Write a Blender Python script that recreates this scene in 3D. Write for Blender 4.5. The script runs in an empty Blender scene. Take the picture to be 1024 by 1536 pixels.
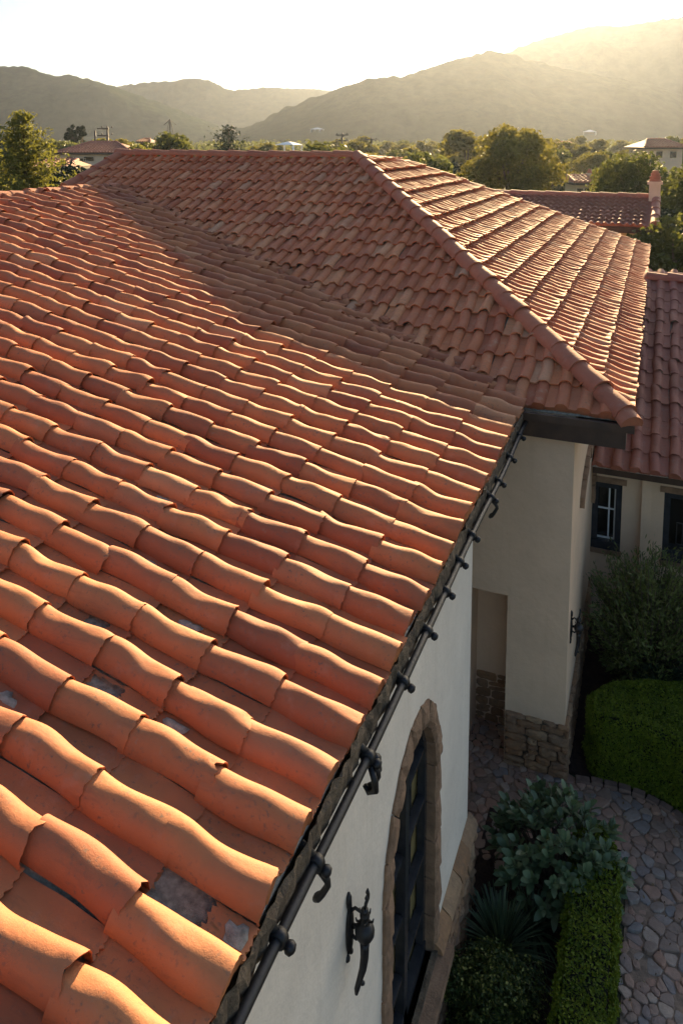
import bpy, bmesh, math, random
import numpy as np
from mathutils import Vector, Matrix, noise as mnoise

random.seed(7)
rng = np.random.default_rng(11)
C = bpy.context.scene.collection
scene = bpy.context.scene
V3 = lambda *a: np.array(a, float)

# ------------------------------------------------------------------ camera model
FPX, CX, CY = 1153.0, 512.0, 340.0          # focal length and principal point in photo pixels
TH = math.atan((CY - 210) / FPX)            # pitch
PSI = math.radians(22.39)                   # yaw
HC = 7.2
CAM = V3(0, 0, HC)
_F = V3(-math.sin(PSI) * math.cos(TH), math.cos(PSI) * math.cos(TH), -math.sin(TH))
_R = V3(math.cos(PSI), math.sin(PSI), 0)
_U = np.cross(_R, _F)
_FH = V3(-math.sin(PSI), math.cos(PSI), 0)

def ray(x, y):
    return (x - CX) * _R + (CY - y) * _U + FPX * _F

def at_dist(x, y, D):
    """the point D metres away (horizontal distance along the view axis) seen at photo pixel x, y"""
    r = ray(x, y)
    return CAM + r * (D / float(r @ _FH))

def at_z(x, y, z):
    r = ray(x, y)
    return CAM + r * ((z - HC) / r[2])

def at_x(x, y, X):
    r = ray(x, y)
    return CAM + r * (X / r[0])

def at_y(x, y, Y):
    r = ray(x, y)
    return CAM + r * (Y / r[1])

# ------------------------------------------------------------------ mesh helpers
class MB:
    def __init__(s):
        s.v = []; s.f = []; s.m = []; s.n = 0; s.t = []
    def add(s, verts, faces, mat=0, tint=None):
        verts = np.asarray(verts, float).reshape(-1, 3)
        s.v.append(verts)
        faces = np.asarray(faces, int)
        s.f.append(faces + s.n)
        s.m.append(np.full(len(faces), mat, int))
        s.t.append(np.full(len(verts), 0.5) if tint is None else np.broadcast_to(np.asarray(tint, float), (len(verts),)))
        s.n += len(verts)
    def box(s, lo, hi, mat=0, tint=None):
        x0, y0, z0 = lo; x1, y1, z1 = hi
        s.add([(x0,y0,z0),(x1,y0,z0),(x1,y1,z0),(x0,y1,z0),(x0,y0,z1),(x1,y0,z1),(x1,y1,z1),(x0,y1,z1)],
              [(0,3,2,1),(4,5,6,7),(0,1,5,4),(1,2,6,5),(2,3,7,6),(3,0,4,7)], mat, tint)
    def tube(s, pts, rad, seg=8, mat=0, cap=True):
        pts = [np.asarray(p, float) for p in pts]
        rad = rad if hasattr(rad, '__len__') else [rad] * len(pts)
        t0 = pts[1] - pts[0]
        a = np.cross(t0, V3(0, 0, 1))
        if np.linalg.norm(a) < 1e-3 * np.linalg.norm(t0): a = np.cross(t0, V3(1, 0, 0))
        a /= np.linalg.norm(a)
        vs = []
        for i, p in enumerate(pts):
            t = pts[min(i + 1, len(pts) - 1)] - pts[max(i - 1, 0)]
            t = t / (np.linalg.norm(t) + 1e-9)
            a = a - t * (a @ t); a /= np.linalg.norm(a) + 1e-9
            b = np.cross(t, a)
            for k in range(seg):
                w = 2 * math.pi * k / seg
                vs.append(p + rad[i] * (math.cos(w) * a + math.sin(w) * b))
        fs = []
        for i in range(len(pts) - 1):
            for k in range(seg):
                k2 = (k + 1) % seg
                fs.append((i*seg+k, i*seg+k2, (i+1)*seg+k2, (i+1)*seg+k))
        n = len(vs)
        if cap:
            vs += [pts[0], pts[-1]]
            for k in range(seg):
                k2 = (k + 1) % seg
                fs.append((n, k2, k, k)); L = (len(pts)-1)*seg
                fs.append((n+1, L+k, L+k2, L+k2))
        s.add(vs, fs, mat)
    def lathe(s, base, axis, prof, seg=12, mat=0):
        """prof: list of (distance along axis, radius)"""
        axis = np.asarray(axis, float); axis = axis / np.linalg.norm(axis)
        base = np.asarray(base, float)
        s.tube([base + axis * (h + 1e-5 * i) for i, (h, r) in enumerate(prof)], [r for h, r in prof], seg, mat)
    def build(s, name, mats, parent=None, smooth=False, tint=False, local=False):
        return link(name, s.mesh(name, mats, smooth, tint, OFF(parent) if not local else None), parent)
    def mesh(s, name, mats, smooth=False, tint=False, off=None):
        me = bpy.data.meshes.new(name)
        v = np.concatenate(s.v) if s.v else np.zeros((0, 3))
        if off is not None: v = v - off
        fl = []
        for f in s.f:
            if f.shape[1] == 4:
                tri = f[:, 2] == f[:, 3]
                if tri.any():
                    fl += [tuple(q[:3]) if t else tuple(q) for q, t in zip(f.tolist(), tri)]
                    continue
            fl += f.tolist()
        me.from_pydata(v.tolist(), [], fl)
        me.polygons.foreach_set('material_index', np.concatenate(s.m).astype(np.int32))
        me.polygons.foreach_set('use_smooth', np.full(len(me.polygons), smooth))
        if tint:
            at = me.attributes.new('tint', 'FLOAT', 'POINT')
            at.data.foreach_set('value', np.concatenate(s.t).astype(np.float32))
        for m in (mats if isinstance(mats, (list, tuple)) else [mats]): me.materials.append(m)
        me.update()
        return me

_off = {}
def OFF(parent):
    if parent is None: return V3(0, 0, 0)
    return _off.get(parent.name, V3(0, 0, 0))
def link(name, me, parent=None):
    o = bpy.data.objects.new(name, me); C.objects.link(o)
    if parent is not None:
        o.parent = parent; _off[o.name] = OFF(parent)
    return o
def tag(o, label=None, cat=None, group=None, kind=None):
    if label: o['label'] = label
    if cat: o['category'] = cat
    if group: o['group'] = group
    if kind: o['kind'] = kind
    return o
def empty(name, loc, label=None, cat=None, group=None):
    o = bpy.data.objects.new(name, None); C.objects.link(o)
    o.location = loc; o.empty_display_size = .2
    _off[o.name] = np.asarray(loc, float)
    return tag(o, label, cat, group)
def dup(root, loc, rz=0, sc=(1, 1, 1), label=None, group=None):
    r = root.copy(); C.objects.link(r)
    r.location = loc; r.rotation_euler = (0, 0, rz); r.scale = sc
    if label: r['label'] = label
    if group: r['group'] = group
    for ch in root.children:
        c = ch.copy(); C.objects.link(c); c.parent = r
        for g in ch.children:
            d = g.copy(); C.objects.link(d); d.parent = c
    return r

# ------------------------------------------------------------------ materials
def mat(name):
    m = bpy.data.materials.new(name); m.use_nodes = True
    nt = m.node_tree; b = nt.nodes['Principled BSDF']
    return m, nt, b
def N(nt, t, **kw):
    n = nt.nodes.new(t)
    for k, v in kw.items(): setattr(n, k, v)
    return n
def noise_node(nt, scale, detail=4, rough=.6, coord='Object', stretch=None):
    tc = N(nt, 'ShaderNodeTexCoord'); nz = N(nt, 'ShaderNodeTexNoise')
    nz.inputs['Scale'].default_value = scale; nz.inputs['Detail'].default_value = detail
    nz.inputs['Roughness'].default_value = rough
    if stretch:
        mp = N(nt, 'ShaderNodeMapping'); mp.inputs['Scale'].default_value = stretch
        nt.links.new(tc.outputs[coord], mp.inputs['Vector']); nt.links.new(mp.outputs[0], nz.inputs['Vector'])
    else:
        nt.links.new(tc.outputs[coord], nz.inputs['Vector'])
    return nz
def ramp(nt, src, stops):
    r = N(nt, 'ShaderNodeValToRGB')
    el = r.color_ramp.elements
    while len(el) < len(stops): el.new(.5)
    for e, (p, c) in zip(el, stops):
        e.position = p; e.color = (*c, 1)
    nt.links.new(src, r.inputs[0])
    return r
def mix(nt, fac, a, b, mode='MIX'):
    m = N(nt, 'ShaderNodeMix', data_type='RGBA', blend_type=mode)
    for sock, v in ((m.inputs[0], fac), (m.inputs[6], a), (m.inputs[7], b)):
        if isinstance(v, (int, float)): sock.default_value = v
        elif isinstance(v, tuple): sock.default_value = (*v, 1)
        else: nt.links.new(v, sock)
    return m.outputs[2]
def bump(nt, b, h, strength=.3, dist=.01, prev=None):
    n = N(nt, 'ShaderNodeBump'); n.inputs['Strength'].default_value = strength; n.inputs['Distance'].default_value = dist
    nt.links.new(h, n.inputs['Height'])
    if prev is not None: nt.links.new(prev, n.inputs['Normal'])
    nt.links.new(n.outputs[0], b.inputs['Normal'])
    return n.outputs[0]

def simple(name, col, rough=.6, var=.25, scale=6, bs=.2, bd=.005, metal=0, bscale=None, spec=None):
    m, nt, b = mat(name)
    nz = noise_node(nt, scale, 6)
    lo = tuple(c * (1 - var) for c in col); hi = tuple(min(1, c * (1 + var)) for c in col)
    r = ramp(nt, nz.outputs[0], [(.3, lo), (.7, hi)])
    nt.links.new(r.outputs[0], b.inputs['Base Color'])
    b.inputs['Roughness'].default_value = rough; b.inputs['Metallic'].default_value = metal
    if spec is not None: b.inputs['Specular IOR Level'].default_value = spec
    if bs:
        n2 = noise_node(nt, bscale or scale * 6, 5)
        bump(nt, b, n2.outputs[0], bs, bd)
    return m

def terracotta(name, cols, grime=(.12, .095, .07), grime_lo=.62, pale=(.42, .3, .22), pale_amt=.25, rough=.72, spec=.35):
    """clay: per-tile tint between the given colours, mottling, soot specks, pale bloom and lichen"""
    m, nt, b = mat(name)
    at = N(nt, 'ShaderNodeAttribute', attribute_name='tint')
    base = ramp(nt, at.outputs['Fac'], [(i / (len(cols) - 1), c) for i, c in enumerate(cols)]).outputs[0]
    n1 = noise_node(nt, 3.2, 7, .65)
    col = mix(nt, ramp(nt, n1.outputs[0], [(.35, (0, 0, 0)), (.75, (.8, .8, .8))]).outputs[0], base, mix(nt, .55, base, (.26, .085, .045)), 'MIX')
    n2 = noise_node(nt, 7.5, 8, .7)
    f2 = ramp(nt, n2.outputs[0], [(.55, (0, 0, 0)), (.72, (pale_amt,) * 3)]).outputs[0]
    col = mix(nt, f2, col, pale)
    n3 = noise_node(nt, 46, 4, .6)
    f3 = ramp(nt, n3.outputs[0], [(grime_lo, (0, 0, 0)), (grime_lo + .1, (.75,) * 3)]).outputs[0]
    n5 = noise_node(nt, 5, 3)
    f3 = mix(nt, 1.0, f3, ramp(nt, n5.outputs[0], [(.4, (0, 0, 0)), (.65, (1, 1, 1))]).outputs[0], 'MULTIPLY')
    col = mix(nt, f3, col, grime)
    n7 = noise_node(nt, 19, 6, .75); n8 = noise_node(nt, 2.1, 3)
    f7 = mix(nt, 1.0, ramp(nt, n7.outputs[0], [(.6, (0, 0, 0)), (.68, (.55,) * 3)]).outputs[0], ramp(nt, n8.outputs[0], [(.5, (0, 0, 0)), (.62, (1, 1, 1))]).outputs[0], 'MULTIPLY')
    col = mix(nt, f7, col, (.27, .22, .15))       # lichen
    n9 = noise_node(nt, 9, 6, .7, stretch=(.25, 1.6, 1))
    col = mix(nt, ramp(nt, n9.outputs[0], [(.56, (0, 0, 0)), (.78, (.5,) * 3)]).outputs[0], col, (.13, .07, .045))   # soot streaks
    nt.links.new(col, b.inputs['Base Color'])
    b.inputs['Roughness'].default_value = rough
    b.inputs['Specular IOR Level'].default_value = spec
    n4 = noise_node(nt, 190, 4, .7)
    p = bump(nt, b, n4.outputs[0], .35, .003)
    n6 = noise_node(nt, 22, 5, .6)
    bump(nt, b, n6.outputs[0], .35, .008, p)
    return m

M = {}
M['tile'] = terracotta('orange_clay', [(.34, .10, .042), (.46, .152, .056), (.54, .20, .074), (.40, .12, .048), (.58, .25, .11)], pale_amt=.22, spec=.4, grime_lo=.57)
M['tile_old'] = terracotta('weathered_clay', [(.42, .12, .05), (.60, .19, .07), (.52, .16, .07), (.66, .26, .11), (.56, .28, .15)], pale=(.50, .36, .24), pale_amt=.4, grime_lo=.58)
M['tile_dull'] = terracotta('dull_clay', [(.30, .105, .065), (.42, .15, .09), (.36, .125, .085), (.46, .19, .125)], pale=(.3, .25, .21), pale_amt=.4, grime_lo=.56)
M['cap'] = terracotta('cap_clay', [(.36, .12, .065), (.46, .165, .085), (.41, .14, .075)], pale_amt=.3)
M['mortar'] = simple('grey_mortar', (.42, .36, .28), .95, .45, 30, .9, .008, bscale=220)
M['moss_mortar'] = simple('brown_mortar_bed', (.13, .095, .06), .95, .55, 11, 1, .02, bscale=45)
def stucco(name, col, streak=.22):
    """trowelled render with faint drips from above, splash dirt near the ground and hairline unevenness"""
    m, nt, b = mat(name)
    n1 = noise_node(nt, 1.1, 6, .65); n2 = noise_node(nt, 3.0, 5, .7, stretch=(2.4, 2.4, .16))
    n3 = noise_node(nt, 26, 6, .7); n4 = noise_node(nt, 6, 4, .6)
    lo = tuple(c * .86 for c in col)
    c = ramp(nt, n1.outputs[0], [(.35, lo), (.65, col)]).outputs[0]
    c = mix(nt, ramp(nt, n2.outputs[0], [(.55, (0, 0, 0)), (.8, (streak,) * 3)]).outputs[0], c, tuple(c_ * k for c_, k in zip(col, (.55, .5, .42))))
    c = mix(nt, ramp(nt, n3.outputs[0], [(.62, (0, 0, 0)), (.8, (.2,) * 3)]).outputs[0], c, tuple(c_ * .6 for c_ in col))
    nt.links.new(c, b.inputs['Base Color']); b.inputs['Roughness'].default_value = .9; b.inputs['Specular IOR Level'].default_value = .25
    p = bump(nt, b, n4.outputs[0], .5, .02); bump(nt, b, n3.outputs[0], .45, .006, p)
    return m
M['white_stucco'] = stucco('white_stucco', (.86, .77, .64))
M['cream_stucco'] = stucco('cream_stucco', (.78, .555, .37))
M['pale_stucco'] = stucco('pale_stucco', (.76, .55, .37))
M['yellow_stucco'] = simple('yellow_stucco', (.62, .47, .25), .88, .08, .8, .2, .006)
M['joint'] = simple('sandy_joint', (.28, .19, .13), .95, .4, 14, 1, .01, bscale=70)
M['stone'] = simple('fieldstone', (.24, .175, .125), .9, .45, 9, .9, .02, bscale=30)
M['sandstone'] = simple('sandstone', (.28, .17, .10), .9, .35, 7, .9, .014, bscale=55)
M['dark_wood'] = simple('dark_wood', (.055, .029, .016), .6, .4, 5, .4, .004)
M['soffit'] = simple('soffit_boards', (.06, .045, .035), .8, .3, 5, .3, .004)
M['black_iron'] = simple('black_iron', (.010, .010, .011), .5, .35, 12, .4, .003, metal=.0, bscale=60)
M['black_frame'] = simple('black_frame', (.035, .037, .042), .25, .3, 10, .2, .002)
M['white_frame'] = simple('white_frame', (.72, .72, .68), .5, .05, 8, .1, .002)
M['brick_edge'] = simple('edging_brick', (.2, .13, .10), .9, .35, 8, .7, .01)
M['bark'] = simple('bark', (.1, .075, .05), .95, .4, 9, .9, .03)
M['steel'] = simple('grey_steel', (.03, .03, .03), .6, .2, 3, 0)
M['white_paint'] = simple('white_paint', (.78, .78, .75), .6, .05, 3, 0)
M['soil'] = simple('mulch_soil', (.045, .024, .017), 1, .6, 18, 1, .03, bscale=70)

def glass(name, base, rough=.04):
    m, nt, b = mat(name)
    nz = noise_node(nt, 2.5, 2)
    r = ramp(nt, nz.outputs[0], [(.35, tuple(c * .4 for c in base)), (.7, base)])
    nt.links.new(r.outputs[0], b.inputs['Base Color'])
    b.inputs['Roughness'].default_value = rough; b.inputs['Specular IOR Level'].default_value = .7
    n2 = noise_node(nt, 5, 2); bump(nt, b, n2.outputs[0], .12, .02)
    return m
M['glass'] = glass('old_window_glass', (.5, .38, .16), .12)
M['far_glass'] = glass('dark_window_glass', (.02, .018, .015), .1)

def leafmat(name, cols, trans=.3, rough=.5, scale=2.0, tcol=None, spec=.3):
    m, nt, b = mat(name)
    nz = noise_node(nt, scale, 5)
    at = N(nt, 'ShaderNodeAttribute', attribute_name='tint')
    f = N(nt, 'ShaderNodeMath', operation='ADD'); f.use_clamp = True
    a2 = N(nt, 'ShaderNodeMath', operation='MULTIPLY_ADD'); a2.inputs[1].default_value = .8; a2.inputs[2].default_value = -.4
    nt.links.new(at.outputs['Fac'], a2.inputs[0])
    nt.links.new(nz.outputs[0], f.inputs[0]); nt.links.new(a2.outputs[0], f.inputs[1])
    r = ramp(nt, f.outputs[0], [(.2 + .6 * i / (len(cols) - 1), c) for i, c in enumerate(cols)])
    nt.links.new(r.outputs[0], b.inputs['Base Color'])
    b.inputs['Roughness'].default_value = rough; b.inputs['Specular IOR Level'].default_value = spec
    if trans:
        tr = N(nt, 'ShaderNodeBsdfTranslucent')
        tc = mix(nt, .6, r.outputs[0], tcol or (.22, .24, .03))
        nt.links.new(tc, tr.inputs[0])
        mx = N(nt, 'ShaderNodeMixShader'); mx.inputs[0].default_value = trans
        out = nt.nodes['Material Output']
        nt.links.new(b.outputs[0], mx.inputs[1]); nt.links.new(tr.outputs[0], mx.inputs[2]); nt.links.new(mx.outputs[0], out.inputs[0])
    return m
M['leaf_warm'] = leafmat('olive_leaves', [(.035, .05, .012), (.075, .09, .02), (.12, .125, .03)], .42, .55, .5, (.36, .31, .05))
M['leaf_green'] = leafmat('green_leaves', [(.025, .042, .014), (.05, .075, .022), (.085, .105, .03)], .35, .55, .5, (.24, .25, .05))
M['leaf_dark'] = leafmat('dark_leaves', [(.012, .026, .010), (.024, .045, .016), (.04, .06, .022)], .0, .55, .6)
M['leaf_yellow'] = leafmat('yellow_leaves', [(.08, .09, .015), (.13, .14, .025), (.18, .18, .04)], .4, .55, .5, (.42, .4, .07))
M['leaf_fleck'] = leafmat('young_leaves', [(.16, .17, .04), (.24, .25, .06), (.34, .33, .10)], .2, .5, 3)
M['litter'] = leafmat('dry_leaves', [(.08, .045, .02), (.16, .09, .04), (.26, .17, .08)], .1, .7, 8)
M['leaf_conifer'] = leafmat('conifer_leaves', [(.045, .06, .015), (.085, .1, .025), (.13, .135, .035)], .4, .6, .7, (.34, .33, .05))
M['leaf_hedge'] = leafmat('hedge_leaves', [(.06, .10, .005), (.11, .165, .006), (.18, .225, .014)], .25, .55, 3)
M['leaf_box'] = leafmat('boxwood_leaves', [(.025, .046, .010), (.05, .08, .016), (.10, .12, .03)], .15, .45, 4)
M['leaf_broad'] = leafmat('broad_leaves', [(.055, .095, .045), (.095, .15, .07), (.16, .21, .11)], .15, .42, 5, spec=.4)
M['leaf_blade'] = leafmat('blade_leaves', [(.05, .085, .04), (.09, .14, .07), (.15, .20, .11)], .15, .4, 6, spec=.4)
M['leaf_olive'] = leafmat('narrow_leaves', [(.07, .10, .025), (.12, .155, .04), (.19, .21, .07)], .25, .5, 3)
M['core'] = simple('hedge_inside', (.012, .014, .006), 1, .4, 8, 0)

def hillmat(name, a, b_):
    m, nt, b = mat(name)
    n1 = noise_node(nt, .09, 8, .72); n2 = noise_node(nt, .011, 5, .6)
    c1 = ramp(nt, n1.outputs[0], [(.38, a), (.62, b_)]).outputs[0]
    c2 = mix(nt, ramp(nt, n2.outputs[0], [(.5, (0, 0, 0)), (.72, (.5,) * 3)]).outputs[0], c1, (.055, .055, .032))
    nt.links.new(c2, b.inputs['Base Color']); b.inputs['Roughness'].default_value = 1
    b.inputs['Specular IOR Level'].default_value = 0
    bump(nt, b, n1.outputs[0], .35, 5)
    return m
M['hill'] = hillmat('wooded_hill', (.014, .026, .018), (.034, .048, .028))

def groundmat():
    m, nt, b = mat('valley_ground')
    n1 = noise_node(nt, .05, 8, .65); n2 = noise_node(nt, 3, 6)
    c = ramp(nt, n1.outputs[0], [(.35, (.035, .045, .018)), (.5, (.07, .07, .03)), (.68, (.14, .11, .06))]).outputs[0]
    c = mix(nt, .4, c, ramp(nt, n2.outputs[0], [(.3, (.03, .025, .015)), (.7, (.09, .075, .045))]).outputs[0])
    nt.links.new(c, b.inputs['Base Color']); b.inputs['Roughness'].default_value = 1
    bump(nt, b, n2.outputs[0], .6, .05)
    return m
M['ground'] = groundmat()

def cobblemat():
    m, nt, b = mat('flagstones')
    at = N(nt, 'ShaderNodeAttribute', attribute_name='tint')
    c = ramp(nt, at.outputs['Fac'], [(0, (.30, .215, .165)), (.3, (.42, .265, .19)), (.55, (.46, .255, .17)), (.75, (.24, .23, .225)), (1, (.56, .40, .29))]).outputs[0]
    nz = noise_node(nt, 16, 7, .7)
    c = mix(nt, ramp(nt, nz.outputs[0], [(.35, (0, 0, 0)), (.7, (.6,) * 3)]).outputs[0], c, (.24, .155, .11))
    nt.links.new(c, b.inputs['Base Color']); b.inputs['Roughness'].default_value = .62
    n2 = noise_node(nt, 40, 5, .65); bump(nt, b, n2.outputs[0], .8, .012)
    return m
M['cobble'] = cobblemat()

# ------------------------------------------------------------------ clay tile fields
def tile_field(mb, O, e, s, cols, rows, sp, ex, R, wb, nx=22, nl=9, jit=1.0, skip=None, eave_row=True, lip=.011, tilt=.011, keep=None, seed=1, wav=1.0, tint_mu=.45, flush=0, holes={}, kick=0):
    """rows of S-shaped clay tiles on the plane through O, e = along the eave, s = up the slope.
    Each tile: a tapering wavy barrel with a flat pan beside it and a lip at its lower end."""
    g = np.random.default_rng(seed)
    e = np.asarray(e, float); s = np.asarray(s, float)
    n = np.cross(e, s); n /= np.linalg.norm(n)
    if n[2] < 0: n = -n
    nb = int(nx * .62)
    ub = -np.cos(np.linspace(0, math.pi, nb)) * wb
    up = np.linspace(wb, sp - wb + .012, nx - nb + 1)[1:]
    u = np.concatenate([ub, up])
    v = np.linspace(0, ex * 1.1, nl)
    tl = v / ex
    for r in range(*rows):
        for c in range(*cols):
            e0 = c * sp; s0 = r * ex
            if keep is not None and not keep(O + e * e0 + s * (s0 + ex * .5)): continue
            je, js, jz = g.normal(0, .007, 3) * jit
            rot = g.normal(0, .018) * jit; roll = g.normal(0, .02) * jit
            lift = abs(g.normal(0, .004)) * jit
            fl = 0 if r == rows[0] or g.random() >= flush else 1   # butts so tightly that it reads as one long barrel
            ph = g.uniform(0, 6.28); amp = wav * g.uniform(.04, .125)
            Rv = R * ((1.02 - .06 * tl if not fl else .955 - .01 * tl) + amp * np.sin(tl * 5.6 + ph) + .35 * amp * np.sin(tl * 11 + ph * 2.1)) * (1 + g.normal(0, .04) * jit)
            wv = 1.03 - .07 * tl + .35 * amp * np.sin(tl * 5.0 + ph + 1)
            cx = (wav * .008 * np.sin(tl * 4.5 + ph * 1.7))
            U_, T_ = np.meshgrid(u, v, indexing='ij')
            Rg, Wg, Cg = Rv[None, :], wv[None, :], cx[None, :]
            q = np.clip(1 - (np.abs(U_) / wb) ** 2.3, 0, 1) ** .58
            isb = U_ <= wb + 1e-6
            z = np.where(isb, q * Rg, -.006 * np.sin(np.clip((U_ - wb) / (sp - 2 * wb + .012), 0, 1) * math.pi))
            uu = np.where(isb, U_ * Wg + Cg, U_)
            z = z + ((tilt + lift) if not fl else .003) * (1 - T_ / ex) + roll * (U_) + .004
            if kick: z = z + kick * (1 - q * .75 * isb) * np.clip(1 - T_ / (ex * .42), 0, 1) ** 1.1
            # lumpy surface
            for k in range(2):
                a1, a2, a3 = g.uniform(0, 6.28, 3)
                z = z + .0028 * wav * np.sin(U_ * g.uniform(20, 60) + a1) * np.sin(T_ * g.uniform(8, 24) + a2)
            ve = np.zeros_like(T_)
            chip = g.random()
            if chip < .16 * jit:      # chipped lower lip
                c0 = g.uniform(-wb, wb); cw = g.uniform(.02, .05)
                d = np.exp(-((U_ - c0) / cw) ** 2) * g.uniform(.012, .04)
                ve = d * np.clip(1 - T_ / (ex * .25), 0, 1)
                z = z - np.where(T_ < ex * .1, d * .25, 0)
            ed = g.normal(0, .0035 * wav, len(u))[:, None] * np.clip(1 - T_ / (ex * .2), 0, 1)
            pe = e0 + je + uu + rot * T_
            ps = s0 + js + T_ + ve + ed - rot * U_
            P = O + pe[..., None] * e + ps[..., None] * s + (z + jz * .3)[..., None] * n
            nxx, nll = len(u), len(v)
            idx = np.arange(nxx * nll).reshape(nxx, nll)
            F = np.stack([idx[:-1, :-1], idx[1:, :-1], idx[1:, 1:], idx[:-1, 1:]], -1).reshape(-1, 4)
            tint = np.clip(g.normal(tint_mu, .27), 0, 1)
            if (c, r) in holes:      # broken pan: the bed below shows
                a0, a1, b0, b1 = holes[(c, r)]
                fu = ((U_[:-1, :-1] + U_[1:, 1:]) / 2 - wb) / (sp - 2 * wb); fv = (T_[:-1, :-1] + T_[1:, 1:]) / 2 / ex
                mid, hw_ = (b0 + b1) / 2, (b1 - b0) / 2
                jag = hw_
                P = P + (g.normal(0, .007, P.shape[:2]) * (U_ > wb * 1.15))[..., None] * (e * .4 + s)
                F = F[~((fu > a0) & (fu < a1) & (np.abs(fv - mid) < jag)).reshape(-1)]
            mb.add(P.reshape(-1, 3), F, 0, tint)
            lo = P[:, 0, :]
            drop = (z[:, 0] + .02)[:, None] * n if (eave_row and r == rows[0]) else (lip if not fl else .004) * n
            lo2 = lo - drop + s * (.004 if not (eave_row and r == rows[0]) else .012)
            L = np.concatenate([lo, lo2])
            i = np.arange(nxx - 1)
            mb.add(L, np.stack([i + 1, i, i + nxx, i + nxx + 1], -1), 0, tint)
            # side wall of the barrel's far flank and the pan edge
            if r != rows[0] or not eave_row: continue

def caps(mb, p0, p1, rad, ln, seed=3, up=V3(0, 0, 1), nseg=12, flat=.9, back=.25, jit=1):
    """overlapping half-round cap tiles laid from p0 (low end) to p1"""
    g = np.random.default_rng(seed)
    d = p1 - p0; L = np.linalg.norm(d); d = d / L
    a = np.cross(d, up); a /= np.linalg.norm(a); b = np.cross(a, d)
    n = max(1, int(round(L / ln))); ln = L / n
    for i in range(n):
        off = a * g.normal(0, .007) * jit + b * g.normal(0, .006) * jit
        dd = d + a * g.normal(0, .012) * jit
        q0 = p0 + d * (i * ln) + off
        ring = []
        ts = np.linspace(0, 1.12, 6)
        r0 = rad * (1 + g.normal(0, .03))
        for t in ts:
            rr = r0 * (1.05 - .10 * t + .02 * math.sin(6 * t + i))
            c = q0 + dd * (t * ln) + b * (.018 * (1 - t))
            w = np.linspace(-back, math.pi + back, nseg)
            ring.append(c + rr * (np.cos(w)[:, None] * a + flat * np.sin(w)[:, None] * b))
        P = np.array(ring); nt_, ns_ = P.shape[:2]
        idx = np.arange(nt_ * ns_).reshape(nt_, ns_)
        F = np.stack([idx[:-1, :-1], idx[:-1, 1:], idx[1:, 1:], idx[1:, :-1]], -1).reshape(-1, 4)
        tt = np.clip(g.normal(.5, .25), 0, 1)
        mb.add(P.reshape(-1, 3), F, 0, tt)
        lo = P[0]; cc = q0 + b * .018
        lo2 = cc + (lo - cc) * (1 - .028 / r0) + d * .004
        k = np.arange(ns_ - 1)
        mb.add(np.concatenate([lo, lo2]), np.stack([k, k + 1, k + 1 + ns_, k + ns_], -1), 0, tt)
        if i == 0:   # closed end
            vs = np.concatenate([lo2, [cc - b * .02]])
            mb.add(vs, [(q, q + 1, ns_, ns_) for q in range(ns_ - 1)], 0, tt)

def bisect(me, co, no):
    """cut the mesh by a plane and throw away the side the normal points to"""
    bm = bmesh.new(); bm.from_mesh(me)
    bmesh.ops.bisect_plane(bm, geom=bm.verts[:] + bm.edges[:] + bm.faces[:], dist=1e-5,
                           plane_co=Vector(co), plane_no=Vector(no), clear_outer=True)
    bm.to_mesh(me); bm.free(); me.update()

# ------------------------------------------------------------------ main dimensions (metres)
EX, EZ = -1.245, 4.30                       # front wing eave
A1 = math.radians(12.2)
RIDX = -10.2                               # front wing ridge
S1 = V3(-math.cos(A1), 0, math.sin(A1)); N1 = V3(math.sin(A1), 0, math.cos(A1))
def front_z(X): return EZ + (EX - X) * math.tan(A1)
CC = V3(-.18, 8.25, 4.30)                   # rear wing: near right eave corner
AP = V3(-5.48, 14.09, 6.837)                # hip apex
TB = (AP[2] - CC[2]) / (AP[1] - CC[1]); TR = (AP[2] - CC[2]) / (CC[0] - AP[0])
B2, B3 = math.atan(TB), math.atan(TR)       # pitch of the face towards the camera, of the right face
VK = math.tan(A1) / TB                      # plan slope of the valley
def valley_y(X): return CC[1] + VK * (EX - X)
S2 = V3(0, math.cos(B2), math.sin(B2)); N2 = V3(0, -math.sin(B2), math.cos(B2))
S3 = V3(-math.cos(B3), 0, math.sin(B3)); N3 = V3(math.sin(B3), 0, math.cos(B3))
PP = V3(-11.13, AP[1], AP[2])               # left end of rear ridge
QQ = V3(-11.36, 12.55, CC[2] + (12.55 - CC[1]) * TB)
E2 = V3(-5.13, 16.33, CC[2] + (CC[0] + 5.13) * TR)
DD = V3(-.18, 22.1, 4.30)
WX = -1.40                                  # front wing wall plane
WEND = 6.48
RY, RX = 8.32, -.715                        # rear wing wall planes
SW = 11.55                                  # side house wall

villa = empty('villa', (-5, 8, 0), 'large cream villa with orange clay tile roofs, arched window and stone footing in the foreground', 'villa')

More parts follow.
